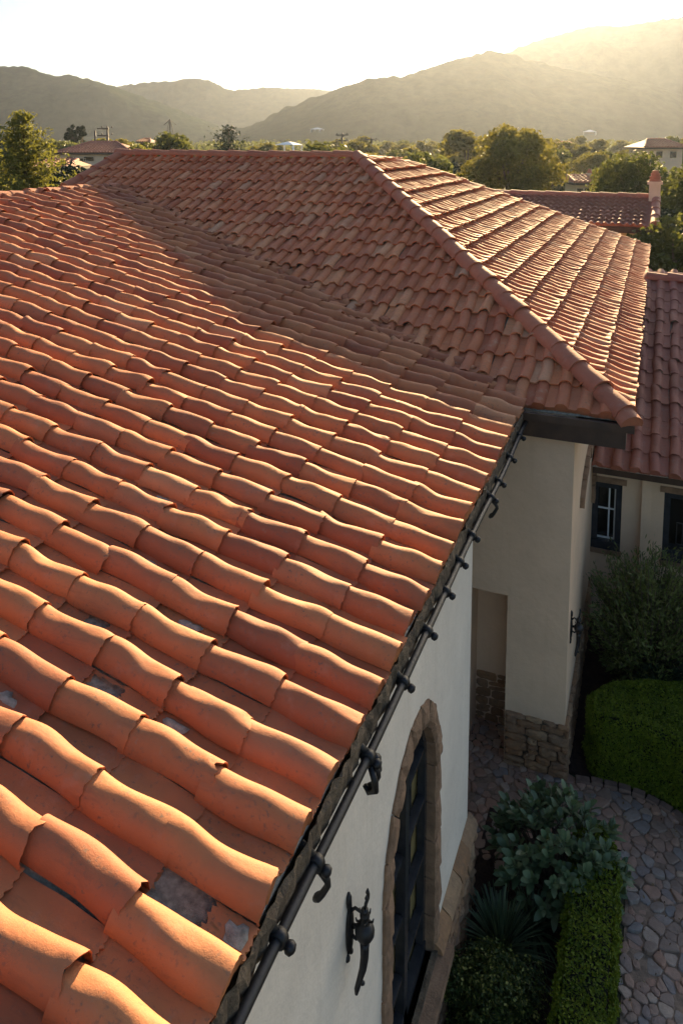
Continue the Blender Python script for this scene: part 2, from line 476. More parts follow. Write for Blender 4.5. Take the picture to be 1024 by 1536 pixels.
# ---- front wing roof
mb = MB()
nrows = int(math.ceil((EX - RIDX) / math.cos(A1) / .43))
SP = .296
O1 = V3(EX, 2.015, EZ)
tile_field(mb, O1, V3(0, 1, 0), S1, (-6, 22), (0, 8), SP, .43, .100, .090, 34, 19, 1.0, flush=.15, holes={(0, 0): (.05, 1.1, .45, .95), (2, 2): (.1, .95, .5, .9), (3, 3): (0, .9, .3, .6), (6, 3): (0, 1, .55, .9), (1, 4): (.2, 1, .2, .5)}, seed=5)
tile_field(mb, O1, V3(0, 1, 0), S1, (-6, 37), (8, nrows), SP, .43, .098, .092, 20, 8, 1.1, flush=.48, seed=6, eave_row=False,
           keep=lambda p: p[1] < valley_y(p[0]) + .7)
tile_field(mb, O1, V3(0, 1, 0), S1, (22, 38), (0, 8), SP, .43, .098, .092, 20, 8, 1.1, flush=.48, seed=7, eave_row=False,
           keep=lambda p: p[1] < valley_y(p[0]) + .5)
# underlay of mortar below the tiles
h0, h1 = -.012, -.05
def slab(O, e, s, n, e0, e1, s0, s1, top, bot, m):
    q = [O + e * a + s * b + n * c for c in (bot, top) for a, b in ((e0, s0), (e1, s0), (e1, s1), (e0, s1))]
    mb.add(q, [(0,3,2,1),(4,5,6,7),(0,1,5,4),(1,2,6,5),(2,3,7,6),(3,0,4,7)], m)
slab(O1, V3(0, 1, 0), S1, N1, -1.7, 6.6, .02, nrows * .43, -.016, -.06, 1)
# grey mortar patches where pans are broken, lying on the pan between two barrels
def patch(col, row, du, dv, w, l, seed):
    g = np.random.default_rng(seed)
    c = O1 + V3(0, 1, 0) * (col * SP + SP * .5 + du) + S1 * (row * .43 + dv)
    k = 13; an = np.linspace(0, 2 * math.pi, k, endpoint=False)
    rr = 1 + .28 * np.sin(an * 2 + g.uniform(0, 6)) * g.random() + g.normal(0, .17, k)
    zt = .011 * (1 - dv / .43) + .010
    ring = [c + V3(0, 1, 0) * (w * r * math.cos(a)) + S1 * (l * r * math.sin(a)) + N1 * (zt - .012 + .011 * (-l * r * math.sin(a)) / .43) for a, r in zip(an, rr)]
    top = [c + (p - c) * .9 + N1 * .004 for p in ring]
    mid = c + N1 * (zt + .002)
    vs = ring + top + [mid]
    fs = [(i, (i+1) % k, k + (i+1) % k, k + i) for i in range(k)] + [(k + i, k + (i+1) % k, 2*k, 2*k) for i in range(k)]
    mb.add(vs, fs, 1)
for a in ((0, 0, .0, .06, .045, .05, 2), (1, 3, 0, .2, .04, .06, 4), (2, 1, .02, .33, .035, .06, 5),
          (4, 2, .01, .2, .04, .07, 6), (5, 3, 0, .3, .04, .08, 7), (7, 4, 0, .2, .05, .09, 8), (3, 5, .0, .2, .05, .1, 9), (9, 2, 0, .25, .05, .1, 10),
          (8, 5, 0, .1, .045, .12, 11), (1, 5, .01, .25, .05, .08, 12), (11, 4, 0, .2, .05, .1, 13), (6, 6, 0, .2, .05, .08, 14)):
    patch(*a)
g_ = np.random.default_rng(4)
for i in range(26):
    patch(int(g_.integers(0, 26)), int(g_.integers(6, 18)), 0, g_.uniform(.1, .35), .05, g_.uniform(.04, .1), 100 + i)
# broken bits of tile packed along the valley
g_ = np.random.default_rng(44)
for i in range(150):
    X = g_.uniform(-9.8, -1.7); Y = valley_y(X) + g_.normal(-.02, .10)
    c = V3(X, Y, max(front_z(X), 4.3 + TB * (Y - 8.25)) + g_.uniform(.02, .075))
    d = V3(-.93, .37, .2) + g_.normal(0, .3, 3); d /= np.linalg.norm(d); up_ = V3(.1, -.2, .95) + g_.normal(0, .18, 3)
    a_ = np.cross(up_, d); a_ /= np.linalg.norm(a_); u_ = np.cross(d, a_)
    l_, w_, t_ = g_.uniform(.05, .13), g_.uniform(.03, .065), .011
    q = [c + d * l_ * x * (1 + g_.normal(0, .15)) + a_ * w_ * y * (1 + g_.normal(0, .2)) + u_ * (t_ * z_ - .25 * w_ * abs(y)) for z_ in (-1, 1) for x, y in ((-1, -1), (1, -1), (1, 1), (-1, 1))]
    mb.add(q, [(0,3,2,1),(4,5,6,7),(0,1,5,4),(1,2,6,5),(2,3,7,6),(3,0,4,7)], 0, g_.random())
roof1 = mb.build('roof', [M['tile'], M['mortar']], villa, True, True)
bisect(roof1.data, Vector((RIDX, 0, 0)) - villa.location, (-1, 0, 0))
mb = MB(); caps(mb, V3(RIDX - .02, 2, front_z(RIDX) - .02), V3(RIDX - .02, valley_y(RIDX) + .15, front_z(RIDX) - .02), .13, .42, 9)
mb.build('ridge_cap', M['cap'], roof1, True, True)
# far slope of the front wing
mb = MB()
b0 = V3(RIDX, .3, front_z(RIDX)); 
tile_field(mb, V3(RIDX - 4.2, 2.0, front_z(RIDX) - 4.2 * math.tan(A1)), V3(0, 1, 0), V3(math.cos(A1), 0, math.sin(A1)), (-1, 31), (0, 10), SP, .43, .086, .102, 10, 4, 1, seed=17)
mb.build('back_roof_slope', [M['tile']], villa, True, True)

roof1['label'] = 'orange clay tile roof with grey mortar patches'
# ---- eave mortar bed, rail and clamps
mb = MB(); g_ = np.random.default_rng(8)
ys = np.arange(.2, 8.3, .045); k = len(ys)
prof = [(-1.250, 4.288), (-1.236, 4.268), (-1.242, 4.16), (-1.28, 4.08), (-1.42, 4.05)]
P = np.array([[(x + g_.normal(0, .007), y + g_.normal(0, .004), z + g_.normal(0, .007)) for x, z in prof] for y in ys])
idx = np.arange(k * 5).reshape(k, 5)
mb.add(P.reshape(-1, 3), np.stack([idx[:-1, :-1], idx[:-1, 1:], idx[1:, 1:], idx[1:, :-1]], -1).reshape(-1, 4))
mb.build('eave_mortar', M['moss_mortar'], villa, False)
RLX, RLZ = -1.212, 4.165
mb = MB()
pts = [V3(RLX + .006 * math.sin(y * 2.1), y, RLZ + .006 * math.sin(y * 3.3 + 1)) for y in np.arange(.3, 8.25, .12)]
mb.tube(pts, .0225, 12)
rail = mb.build('eave_rail', M['black_iron'], villa, True)
cl_y = [at_x(px, py, RLX)[1] for px, py in ((420, 1380), (475, 1262), (551, 1118), (603, 1014), (640, 925), (669, 860), (690, 822), (708, 786), (735, 744), (747, 708), (764, 672), (779, 640))]
for i, y in enumerate(cl_y):
    mb = MB()
    p = V3(RLX + .006 * math.sin(y * 2.1), y, RLZ + .006 * math.sin(y * 3.3 + 1))
    mb.lathe(p + V3(0, -.024, 0), (0, 1, 0), [(0, .027), (.004, .036), (.040, .036), (.044, .027)], 14)
    mb.tube([p + V3(-.01, 0, .02), p + V3(-.06, 0, .06), p + V3(-.13, 0, .07)], [.019, .018, .016], 8)
    mb.lathe(p + V3(.03, 0, -.012), (.8, 0, -.5), [(0, .016), (.016, .026), (.034, .023), (.042, .008)], 10)
    if i in (1, 2, 8):      # drooping hook
        q = p + V3(.02, .0, -.03)
        arc = [q + V3(.035 * math.sin(t * 1.2), 0, -.13 * t / 3.4 * 1.0 + (.02 * math.cos(t) if t > 2 else 0)) for t in np.linspace(0, 3.4, 8)]
        mb.tube(arc, [.017, .017, .015, .014, .014, .015, .02, .012], 8)
        if i == 2:
            mb.lathe(q + V3(.01, .02, .03), (0, .3, -1), [(0, .012), (.02, .03), (.035, .018), (.055, .028), (.075, .02), (.1, .026), (.12, .008)], 10)
            mb.tube([q + V3(.0, -.02, 0), q + V3(.03, -.04, -.05), q + V3(.03, -.03, -.11), q + V3(-.01, -.02, -.14), q + V3(-.03, -.02, -.11)], [.016, .018, .018, .016, .012], 8)
    mb.build('rail_clamp', M['black_iron'], rail, True)

# ---- walls
def arch_z(t, zc, a, b):     # upper edge of an elliptic arch, t = offset from its middle
    return zc + b * math.sqrt(max(0, 1 - (t / a) ** 2))
WC, WS = 4.74, .80           # arched window: middle, sill height
IA, IB, IZ = .53, .62, 2.42  # inner opening: half width, rise, springing height
OA, OB = .67, .80
def wall_arch(mb, X, y0, y1, z0, z1, yc, a, b, zc, zs, depth, sign=1, n=22):
    """wall in the plane x = X with an arched opening and its reveal; the reveal goes to X - depth"""
    ts = [yc - a * math.cos(math.pi * i / n) for i in range(n + 1)]
    def quad(ya, yb, za0, za1, zb0, zb1): mb.add([(X, ya, za0), (X, yb, zb0), (X, yb, zb1), (X, ya, za1)], [(0, 1, 2, 3)])
    quad(y0, ts[0], z0, z1, z0, z1); quad(ts[-1], y1, z0, z1, z0, z1)
    for i in range(n):
        ya, yb = ts[i], ts[i + 1]
        quad(ya, yb, arch_z(ya - yc, zc, a, b), z1, arch_z(yb - yc, zc, a, b), z1)
        quad(ya, yb, z0, zs, z0, zs)
    rim = [(ts[0], zs)] + [(y, arch_z(y - yc, zc, a, b)) for y in ts] + [(ts[-1], zs)]
    for (ya, za), (yb, zb) in zip(rim, rim[1:] + rim[:1]):
        mb.add([(X, ya, za), (X, yb, zb), (X - depth, yb, zb), (X - depth, ya, za)], [(0, 1, 2, 3)])
mb = MB()
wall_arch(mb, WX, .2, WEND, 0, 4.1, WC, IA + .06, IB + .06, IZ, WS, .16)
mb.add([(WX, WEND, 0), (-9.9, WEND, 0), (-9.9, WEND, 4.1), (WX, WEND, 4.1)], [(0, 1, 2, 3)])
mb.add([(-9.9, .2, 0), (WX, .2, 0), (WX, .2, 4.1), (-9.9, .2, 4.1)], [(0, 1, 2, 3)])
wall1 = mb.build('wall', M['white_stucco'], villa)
mb = MB(); mb.box((-9.9, .2, 4.06), (WX - .005, 8.3, 4.098)); mb.build('soffit', M['soffit'], villa)

# arched window: panes, frame, stone surround, sill
def arched_window(root, X, yc, a, b, zc, zs, oa, ob, bars, seed, depth=.13, surround_bottom=None, nst=15):
    g = np.random.default_rng(seed)
    mb = MB(); n = 20
    out = [(yc - a - .05, zs)] + [(yc - (a + .05) * math.cos(math.pi * i / n), zc + (b + .05) * math.sin(math.pi * i / n)) for i in range(n + 1)] + [(yc + a + .05, zs)]
    cen = (yc, zs + .4)
    vs = [(X - depth, y, z) for y, z in out] + [(X - depth, *cen)]
    mb.add(vs, [(i, i + 1, len(out), len(out)) for i in range(len(out) - 1)] + [(len(out) - 1, 0, len(out), len(out))])
    win = mb.build('window', M['glass'], root)
    fr = MB()
    xf = X - depth + .012
    # outer ring
    for i in range(-1, n + 1):
        if i == -1: p, q = (yc - a, zs), (yc - a, zc)
        elif i == n: p, q = (yc + a, zc), (yc + a, zs)
        else:
            w0, w1 = math.pi * i / n, math.pi * (i + 1) / n
            p = (yc - a * math.cos(w0), zc + b * math.sin(w0)); q = (yc - a * math.cos(w1), zc + b * math.sin(w1))
        d = np.array(q) - np.array(p); d /= np.linalg.norm(d); nn = np.array([d[1], -d[0]])
        w = .05
        pts = [np.array(p) - nn * .03, np.array(q) - nn * .03, np.array(q) + nn * w, np.array(p) + nn * w]
        vs = [(xf, *k) for k in pts] + [(xf + .06, *k) for k in pts]
        fr.add(vs, [(0,3,2,1),(4,5,6,7),(0,1,5,4),(1,2,6,5),(2,3,7,6),(3,0,4,7)])
    fr.box((xf, yc - .038, zs), (xf + .07, yc + .038, zc + b - .02))          # meeting stiles
    fr.box((xf, yc - a, zs), (xf + .07, yc + a, zs + .09))
    for zb in bars:
        hw = a * math.sqrt(max(0.02, 1 - (max(0, zb - zc) / b) ** 2)) - .02
        for s_ in (-1, 1):
            y0, y1 = sorted((yc + s_ * .05, yc + s_ * hw))
            fr.box((xf, y0, zb - .026), (xf + .05, y1, zb + .026))
            fr.box((xf, y0, zb - .013), (xf + .058, y1, zb + .013))
    for s_ in (-1, 1):       # slim leads
        y = yc + s_ * a * .52
        top = arch_z(a * .52, zc, a, b)
        fr.box((xf - .004, y - .008, zs), (xf + .012, y + .008, top))
    fr.build('frame', M['black_frame'], win)
    # surround of separate stones
    st = MB()
    zb0 = zs if surround_bottom is None else surround_bottom
    path = []
    m_ = 9
    for i in range(5): path.append(((yc - oa, zb0 + (zc - zb0) * i / 5), (yc - a, zb0 + (zc - zb0) * i / 5)))
    for i in range(m_ + 1):
        w = math.pi * i / m_
        path.append(((yc - oa * math.cos(w), zc + ob * math.sin(w)), (yc - a * math.cos(w), zc + b * math.sin(w))))
    for i in range(4, -1, -1): path.append(((yc + oa, zb0 + (zc - zb0) * i / 5), (yc + a, zb0 + (zc - zb0) * i / 5)))
    for (o0, i0), (o1, i1) in zip(path, path[1:]):
        o0, i0, o1, i1 = map(np.array, (o0, i0, o1, i1))
        pr = .035 + g.uniform(-.006, .008); jo = g.normal(0, .006)
        K, J = 6, 5
        grid = np.zeros((K, J, 3))
        for a_ in range(K):
            for b_ in range(J):
                ta = .02 + .96 * a_ / (K - 1); tb = b_ / (J - 1)
                p = (o0 * (1 - ta) + o1 * ta) * (1 - tb) + (i0 * (1 - ta) + i1 * ta) * tb
                edge = (a_ in (0, K - 1)) or (b_ in (0, J - 1))
                if b_ == 0:
                    c = np.array([yc, zc]) if p[1] > zc else np.array([yc, p[1]])
                    dv = p - c; p = p + dv / np.linalg.norm(dv) * (jo + g.normal(0, .004))
                grid[a_, b_] = (X + pr - (.02 if edge else 0) + g.normal(0, .003), p[0], p[1])
        ix = np.arange(K * J).reshape(K, J)
        st.add(grid.reshape(-1, 3), np.stack([ix[:-1, :-1], ix[1:, :-1], ix[1:, 1:], ix[:-1, 1:]], -1).reshape(-1, 4))
        # sides back to the wall and into the reveal
        loop = list(ix[:, 0]) + list(ix[-1, 1:]) + list(ix[::-1, -1][1:]) + list(ix[0, ::-1][1:-1])
        rimv = grid.reshape(-1, 3)[loop]; back = rimv.copy(); back[:, 0] = X - .10
        kk = len(loop); q = np.arange(kk)
        st.add(np.concatenate([rimv, back]), np.stack([q, (q + 1) % kk, (q + 1) % kk + kk, q + kk], -1))
    st.build('stone_surround', M['sandstone'], win)
    return win
win1 = arched_window(villa, WX, WC, IA, IB, IZ, WS, OA, OB, (1.2, 1.68, 2.16, 2.6), 21)
mb = MB()
mb.box((WX - .14, WC - .62, WS - .1), (WX + .15, WC + .66, WS + .0))
si = mb.build('sill', M['sandstone'], win1)

# ---- field stones
def stones(mb, O, ax, n, W, H, hmin=.07, hmax=.125, wmin=.11, wmax=.27, pr=.035, seed=1, up=V3(0, 0, 1)):
    g = np.random.default_rng(seed)
    z = 0
    while z < H - .02:
        h = min(g.uniform(hmin, hmax), H - z)
        if H - z - h < .04: h = H - z
        x = 0
        while x < W - .01:
            w = min(g.uniform(wmin, wmax), W - x)
            if W - x - w < .06: w = W - x
            sub = [(0, h)] if g.random() > .22 or h < .1 else [(0, h * .45), (h * .47, h)]
            for s0, s1 in sub:
                K, J = 6, 5
                gr = np.zeros((K, J, 3)); q = pr * g.uniform(.6, 1.25)
                sk = g.normal(0, .012); cr = [g.uniform(.0, .02) for _ in range(4)]
                ha, hb, hc = g.uniform(0, 6.28, 3)
                for a in range(K):
                    for b in range(J):
                        ta, tb = a / (K - 1), b / (J - 1)
                        edge = (a in (0, K - 1)) or (b in (0, J - 1))
                        corner = (a in (0, K - 1)) and (b in (0, J - 1))
                        px = x + .006 + (w - .012) * ta; pz = z + s0 + .005 + (s1 - s0 - .01) * tb + sk * (ta - .5) * (0 if H - z - s1 < .02 and b == J - 1 else 1)
                        if corner:
                            px += (.5 - ta) * g.uniform(.0, .045); pz += (.5 - tb) * g.uniform(0, .03)
                        d = q - (.013 if edge else 0) - (.006 if corner else 0) + .008 * math.sin(ta * 5 + ha) * math.sin(tb * 4 + hb) + g.normal(0, .005)
                        gr[a, b] = O + ax * px + up * pz + n * d
                ix = np.arange(K * J).reshape(K, J)
                tt = g.random()
                mb.add(gr.reshape(-1, 3), np.stack([ix[:-1, :-1], ix[1:, :-1], ix[1:, 1:], ix[:-1, 1:]], -1).reshape(-1, 4), 0, tt)
                loop = list(ix[:, 0]) + list(ix[-1, 1:]) + list(ix[::-1, -1][1:]) + list(ix[0, ::-1][1:-1])
                rimv = gr.reshape(-1, 3)[loop]; back = rimv - n * (pr * 1.6)
                kk = len(loop); qq = np.arange(kk)
                mb.add(np.concatenate([rimv, back]), np.stack([qq, (qq + 1) % kk, (qq + 1) % kk + kk, qq + kk], -1), 0, tt)
            x += w
        z += h
def stonemat():
    m, nt, b = mat('footing_stone')
    at = N(nt, 'ShaderNodeAttribute', attribute_name='tint')
    c = ramp(nt, at.outputs['Fac'], [(0, (.25, .13, .06)), (.35, (.40, .22, .105)), (.7, (.31, .185, .105)), (1, (.50, .32, .17))]).outputs[0]
    nz = noise_node(nt, 13, 7, .7)
    c = mix(nt, ramp(nt, nz.outputs[0], [(.4, (0, 0, 0)), (.75, (.7,) * 3)]).outputs[0], c, (.12, .09, .065))
    nt.links.new(c, b.inputs['Base Color']); b.inputs['Roughness'].default_value = .9
    n2 = noise_node(nt, 45, 6, .7); bump(nt, b, n2.outputs[0], .9, .012)
    return m
M['footing'] = stonemat()
BX = WX + .045
mb = MB()
mb.box((WX + .003, .3, 0), (BX, WEND + .045, .83), 1)
stones(mb, V3(BX, .3, 0), V3(0, 1, 0), V3(1, 0, 0), WEND + .05 - .3, .80, seed=31)
# sloped cap stones along the top
g_ = np.random.default_rng(32); y = .3
while y < WEND + .04:
    l = g_.uniform(.2, .38); l = min(l, WEND + .07 - y)
    j = g_.normal(0, .006, 3)
    if not (WC - .6 < y + l * .5 < WC + .62):
        mb.add([(WX - .0, y + .004, .80), (BX + .05 + j[0], y + .004, .80), (BX + .05 + j[0], y + l - .004, .80), (WX, y + l - .004, .80),
            (WX, y + .004, .905 + j[1]), (BX + .03 + j[0], y + .004, .855 + j[2]), (BX + .03 + j[0], y + l - .004, .855 + j[2]), (WX, y + l - .004, .905 + j[1])],
           [(0,3,2,1),(4,5,6,7),(0,1,5,4),(1,2,6,5),(2,3,7,6),(3,0,4,7)], 0, g_.random())
    y += l
mb.build('stone_footing', [M['footing'], M['moss_mortar']], villa, False, True)

# ---- rear wing walls with a niche
NX0, NX1, NZ, ND = -1.84, -1.385, 2.05, .55
mb = MB()
def q4(a, b, c, d, m=0): mb.add([a, b, c, d], [(0, 1, 2, 3)], m)
q4((-9.9, RY, 0), (NX0, RY, 0), (NX0, RY, 4.28), (-9.9, RY, 4.28))
q4((NX0, RY, NZ), (NX1, RY, NZ), (NX1, RY, 4.28), (NX0, RY, 4.28))
q4((NX1, RY, 0), (RX, RY, 0), (RX, RY, 4.28), (NX1, RY, 4.28))
q4((NX0, RY + ND, 0), (NX1, RY + ND, 0), (NX1, RY + ND, NZ), (NX0, RY + ND, NZ))
q4((NX0, RY, 0), (NX0, RY + ND, 0), (NX0, RY + ND, NZ), (NX0, RY, NZ))
q4((NX1, RY + ND, 0), (NX1, RY, 0), (NX1, RY, NZ), (NX1, RY + ND, NZ))
q4((NX0, RY, NZ), (NX0, RY + ND, NZ), (NX1, RY + ND, NZ), (NX1, RY, NZ))
W2C, W2A, W2B, W2Z, W2S = 9.75, .42, .5, 2.95, 1.6
q4((RX, RY, 0), (RX, 21.7, 0), (RX, 21.7, 4.28), (RX, RY, 4.28))
q4((RX, 21.7, 0), (-9.9, 21.7, 0), (-9.9, 21.7, 4.28), (RX, 21.7, 4.28))
mb.build('wall', M['cream_stucco'], villa)
mb = MB(); g_ = np.random.default_rng(23)
for k in range(9):
    t0, t1 = -1 + 2 * k / 9 + .01, -1 + 2 * (k + 1) / 9 - .01
    pr = RX + .05 + g_.uniform(-.008, .01)
    c4 = [(10.35 + 1.05 * t, 2.62 + .42 * math.sqrt(max(0, 1 - .9 * t * t)) + d) for t, d in ((t0, 0), (t1, 0), (t1, .13), (t0, .13))]
    vs = [(x, y + g_.normal(0, .004), z + g_.normal(0, .004)) for x in (RX - .02, pr) for y, z in c4]
    mb.add(vs, [(0,3,2,1),(4,5,6,7),(0,1,5,4),(1,2,6,5),(2,3,7,6),(3,0,4,7)])
mb.build('arch_moulding', M['sandstone'], villa)
mb = MB()
z = 1.9
while z < 2.6:
    h = g_.uniform(.1, .17); mb.box((RX - .02, SW - .16 - g_.uniform(0, .05), z + .004), (RX + .05 + g_.uniform(-.008, .008), SW - .004, z + h - .004)); z += h
mb.build('corner_stones', M['sandstone'], villa)
mb = MB()
mb.box((NX1 + .01, RY - .012, 0), (RX + .012, RY - .003, .64), 1)
stones(mb, V3(NX1 + .005, RY - .012, 0), V3(1, 0, 0), V3(0, -1, 0), RX + .05 - NX1, .66, seed=41)
mb.box((RX + .003, RY - .01, 0), (RX + .012, 11.55, .64), 1)
stones(mb, V3(RX + .012, RY - .03, 0), V3(0, 1, 0), V3(1, 0, 0), 3.22, .66, seed=42)
stones(mb, V3(NX0, RY + ND - .004, 0), V3(1, 0, 0), V3(0, -1, 0), NX1 - NX0, .66, seed=43, pr=.02)
mb.build('stone_footing', [M['footing'], M['moss_mortar']], villa, False, True)

# ---- rear wing roofs
mb = MB()
SP2, EX2 = .228, .40
nr2 = int(math.ceil((AP[1] - CC[1]) / math.cos(B2) / EX2)); nr3 = int(math.ceil((CC[0] - AP[0]) / math.cos(B3) / EX2))
tile_field(mb, V3(CC[0], CC[1], CC[2]), V3(-1, 0, 0), S2, (0, 53), (0, nr2), SP2, EX2, .058, .068, 15, 6, 1.0, seed=51, tilt=.03, lip=.02,
           keep=lambda p: p[1] > valley_y(p[0]) - .75 and p[0] > -12, wav=.9)
q = [CC + V3(.0, .02, 0) - N2 * .03, V3(-12, CC[1], CC[2]) - N2 * .03, V3(-12, AP[1], AP[2]) - N2 * .03, AP - N2 * .03]
mb.add(q, [(0, 1, 2, 3)], 1)
roof2 = mb.build('roof', [M['tile_old'], M['mortar']], villa, True, True)
roof2['label'] = 'weathered red brown tile slope facing the front roof'
hip_n = V3(1, 1, 0) / math.sqrt(2)     # vertical plane through C and A
bisect(roof2.data, Vector(CC) - villa.location, Vector((AP[1] - CC[1], -(AP[0] - CC[0]), 0)).normalized())
lq = QQ - PP
bisect(roof2.data, Vector(PP) - villa.location, Vector((lq[1], -lq[0], 0)).normalized() * (1 if lq[1] < 0 and False else 1))
bisect(roof2.data, Vector(AP) - villa.location, (0, 1, 0))

mb = MB()
ncol3 = int((DD[1] - CC[1]) / SP2) + 2
tile_field(mb, V3(CC[0], CC[1] - .0, CC[2]), V3(0, 1, 0), S3, (0, ncol3), (0, nr3), SP2, EX2, .058, .066, 15, 9, 1.0, seed=52,
           keep=lambda p: (p[1] - CC[1]) > (CC[0] - p[0]) * (AP[1] - CC[1]) / (CC[0] - AP[0]) - .7, wav=.9, tilt=.045, lip=.03, kick=.068)
mb.add([CC - N3 * .03, DD - N3 * .03, E2 - N3 * .03, AP - N3 * .03], [(0, 1, 2, 3)], 1)
roof3 = mb.build('roof', [M['tile_old'], M['mortar']], villa, True, True)
bisect(roof3.data, Vector(CC) - villa.location, Vector((-(AP[1] - CC[1]), AP[0] - CC[0], 0)).normalized())
roof3['label'] = 'weathered tile slope right of the thick hip caps'
d = DD - E2; bisect(roof3.data, Vector(E2) - villa.location, Vector((-d[1], d[0], 0)).normalized() * -1 if False else Vector((-d[1], d[0], 0)).normalized() * (1 if (-d[1] * 0 + d[0] * 1) > 0 else -1))
d = E2 - AP; bisect(roof3.data, Vector(AP) - villa.location, Vector((-d[1], d[0], 0)).normalized())
# hidden far slopes
mb = MB()
def tri(*p, m=0): mb.add(p, [tuple(range(len(p))) if len(p) == 4 else (0, 1, 2, 2)], m, .5)
tri(PP, AP, E2, V3(-11, 16.3, 6.6)); tri(V3(-11, 16.3, 6.6), E2, DD, V3(-11, 22.1, 4.3))
mb.build('back_roof_slope', M['tile_old'], villa, False, True)
mb = MB()
caps(mb, CC + V3(-.03, .03, .05), AP + V3(0, 0, .05), .135, .42, 61)
# the last cap hangs a little askew at the corner
caps(mb, CC + V3(.04, -.10, -.005), CC + V3(-.10, .13, .10), .115, .3, 62)
mb.build('hip_cap', M['cap'], roof2, True, True)
mb = MB(); caps(mb, PP + V3(-.1, 0, .045), AP + V3(0, 0, .045), .105, .47, 63); mb.build('ridge_cap', M['cap'], roof2, True, True)
mb = MB(); caps(mb, QQ + V3(0, 0, .04), PP + V3(0, 0, .04), .115, .42, 64); mb.build('hip_cap', M['cap'], roof2, True, True)
mb = MB(); caps(mb, E2 + V3(0, 0, .0), AP + V3(0, 0, .03), .085, .4, 65)
caps(mb, DD + V3(0, 0, .02), E2 + V3(0, 0, .02), .085, .42, 66); mb.build('hip_cap', M['tile_old'], roof3, True, True)
# fascia boards, soffit
mb = MB()
mb.box((-1.42, 8.17, 4.02), (-.20, 8.215, 4.27)); mb.box((-1.42, 8.12, 4.215), (-.12, 8.17, 4.292))
mb.box((-.245, 8.2155, 4.02), (-.20, 22.05, 4.27)); mb.box((-.1995, 8.171, 4.215), (-.15, 22.05, 4.275))
mb.build('fascia', M['dark_wood'], villa)
mb = MB(); mb.box((-9, 8.216, 4.10), (-.246, 22.0, 4.13)); mb.build('soffit', M['soffit'], villa)

# ------------------------------------------------------------------ lower side building on the right
SX, SY, SE = -.70, 11.05, 2.60              # left end, eave line, eave height
RGY, RGZ = 16.4, 4.42
A4 = math.atan((RGZ - SE) / (RGY - SY)); S4 = V3(0, math.cos(A4), math.sin(A4)); N4 = V3(0, -math.sin(A4), math.cos(A4))
side = empty('side_house', (2, 14, 0), 'low cream house with dull red tile roof and two dark windows at the right edge', 'house')
mb = MB()
nr4 = int(math.ceil((RGY - SY) / math.cos(A4) / .40))
SR = 4.5
tile_field(mb, V3(SX + .07, SY, SE), V3(1, 0, 0), S4, (0, int((SR - SX) / .25)), (0, nr4), .25, .40, .062, .075, 15, 6, 1.1, seed=71, wav=.8,
           keep=lambda p: (p[0] > -.14 or p[2] < 3.85) and p[0] < SR - (p[1] - SY) * .72)
ym = SY + (3.85 - SE) / math.tan(A4); fm = (ym - SY) / (RGY - SY); xr_ = SR + (.62 - SR) * fm
mb.add([V3(SX, SY, SE) - N4 * .02, V3(SR, SY, SE) - N4 * .02, V3(xr_, ym, 3.85) - N4 * .02, V3(SX, ym, 3.85) - N4 * .02], [(0, 1, 2, 3)], 1)
mb.add([V3(-.13, ym, 3.85) - N4 * .02, V3(xr_, ym, 3.85) - N4 * .02, V3(.62, RGY, RGZ) - N4 * .02, V3(-.13, RGY, RGZ) - N4 * .02], [(0, 1, 2, 3)], 1)
mb.add([V3(-.13, RGY, RGZ - .02), V3(.62, RGY, RGZ - .02), V3(SR, 21, 2.6), V3(-.13, 21, 2.6)], [(0, 1, 2, 3)], 0)
mb.add([V3(.62, RGY, RGZ - .02), V3(SR, SY, SE - .02), V3(SR, 21, 2.6)], [(0, 1, 2, 2)], 0)
sroof = mb.build('roof', [M['tile_dull'], M['mortar']], side, True, True)
mb = MB(); caps(mb, V3(-.14, RGY, RGZ + .03), V3(.62, RGY, RGZ + .03), .12, .42, 72)
caps(mb, V3(SR, SY, SE + .03), V3(.62, RGY, RGZ + .03), .115, .42, 73); mb.build('ridge_cap', M['tile_dull'], sroof, True, True)
SW = 11.55
wz0, wz1 = 1.14, 2.16
wins = [(-1.0, -.30, True), (.235, .85, False)]
mb = MB()
xs = [RX]
def wq(x0, x1, z0, z1): mb.add([(x0, SW, z0), (x1, SW, z0), (x1, SW, z1), (x0, SW, z1)], [(0, 1, 2, 3)])
wl = [(RX + .0, -.30), (.27, .84)]
wq(-.30, .27, 0, 2.62); wq(.84, 4.2, 0, 2.62)
for a, b in wl:
    wq(a, b, 0, wz0); wq(a, b, wz1, 2.62)
    for zz in (wz0, wz1): mb.add([(a, SW, zz), (b, SW, zz), (b, SW + .14, zz), (a, SW + .14, zz)], [(0, 1, 2, 3)])
    for xx in (a, b): mb.add([(xx, SW, wz0), (xx, SW + .14, wz0), (xx, SW + .14, wz1), (xx, SW, wz1)], [(0, 1, 2, 3)])
mb.add([(4.2, SW, 0), (4.2, 20.6, 0), (4.2, 20.6, 2.62), (4.2, SW, 2.62)], [(0, 1, 2, 3)])
mb.box((-.03, SW - .11, 0), (.10, SW - .002, 2.6))        # pilaster
mb.build('wall', M['pale_stucco'], side)
mb = MB(); mb.box((SX, SY + .08, 2.46), (4.3, SY + .12, 2.585)); mb.box((SX, SY + .1205, 2.53), (4.3, SW - .001, 2.555)); mb.build('fascia', M['dark_wood'], side)
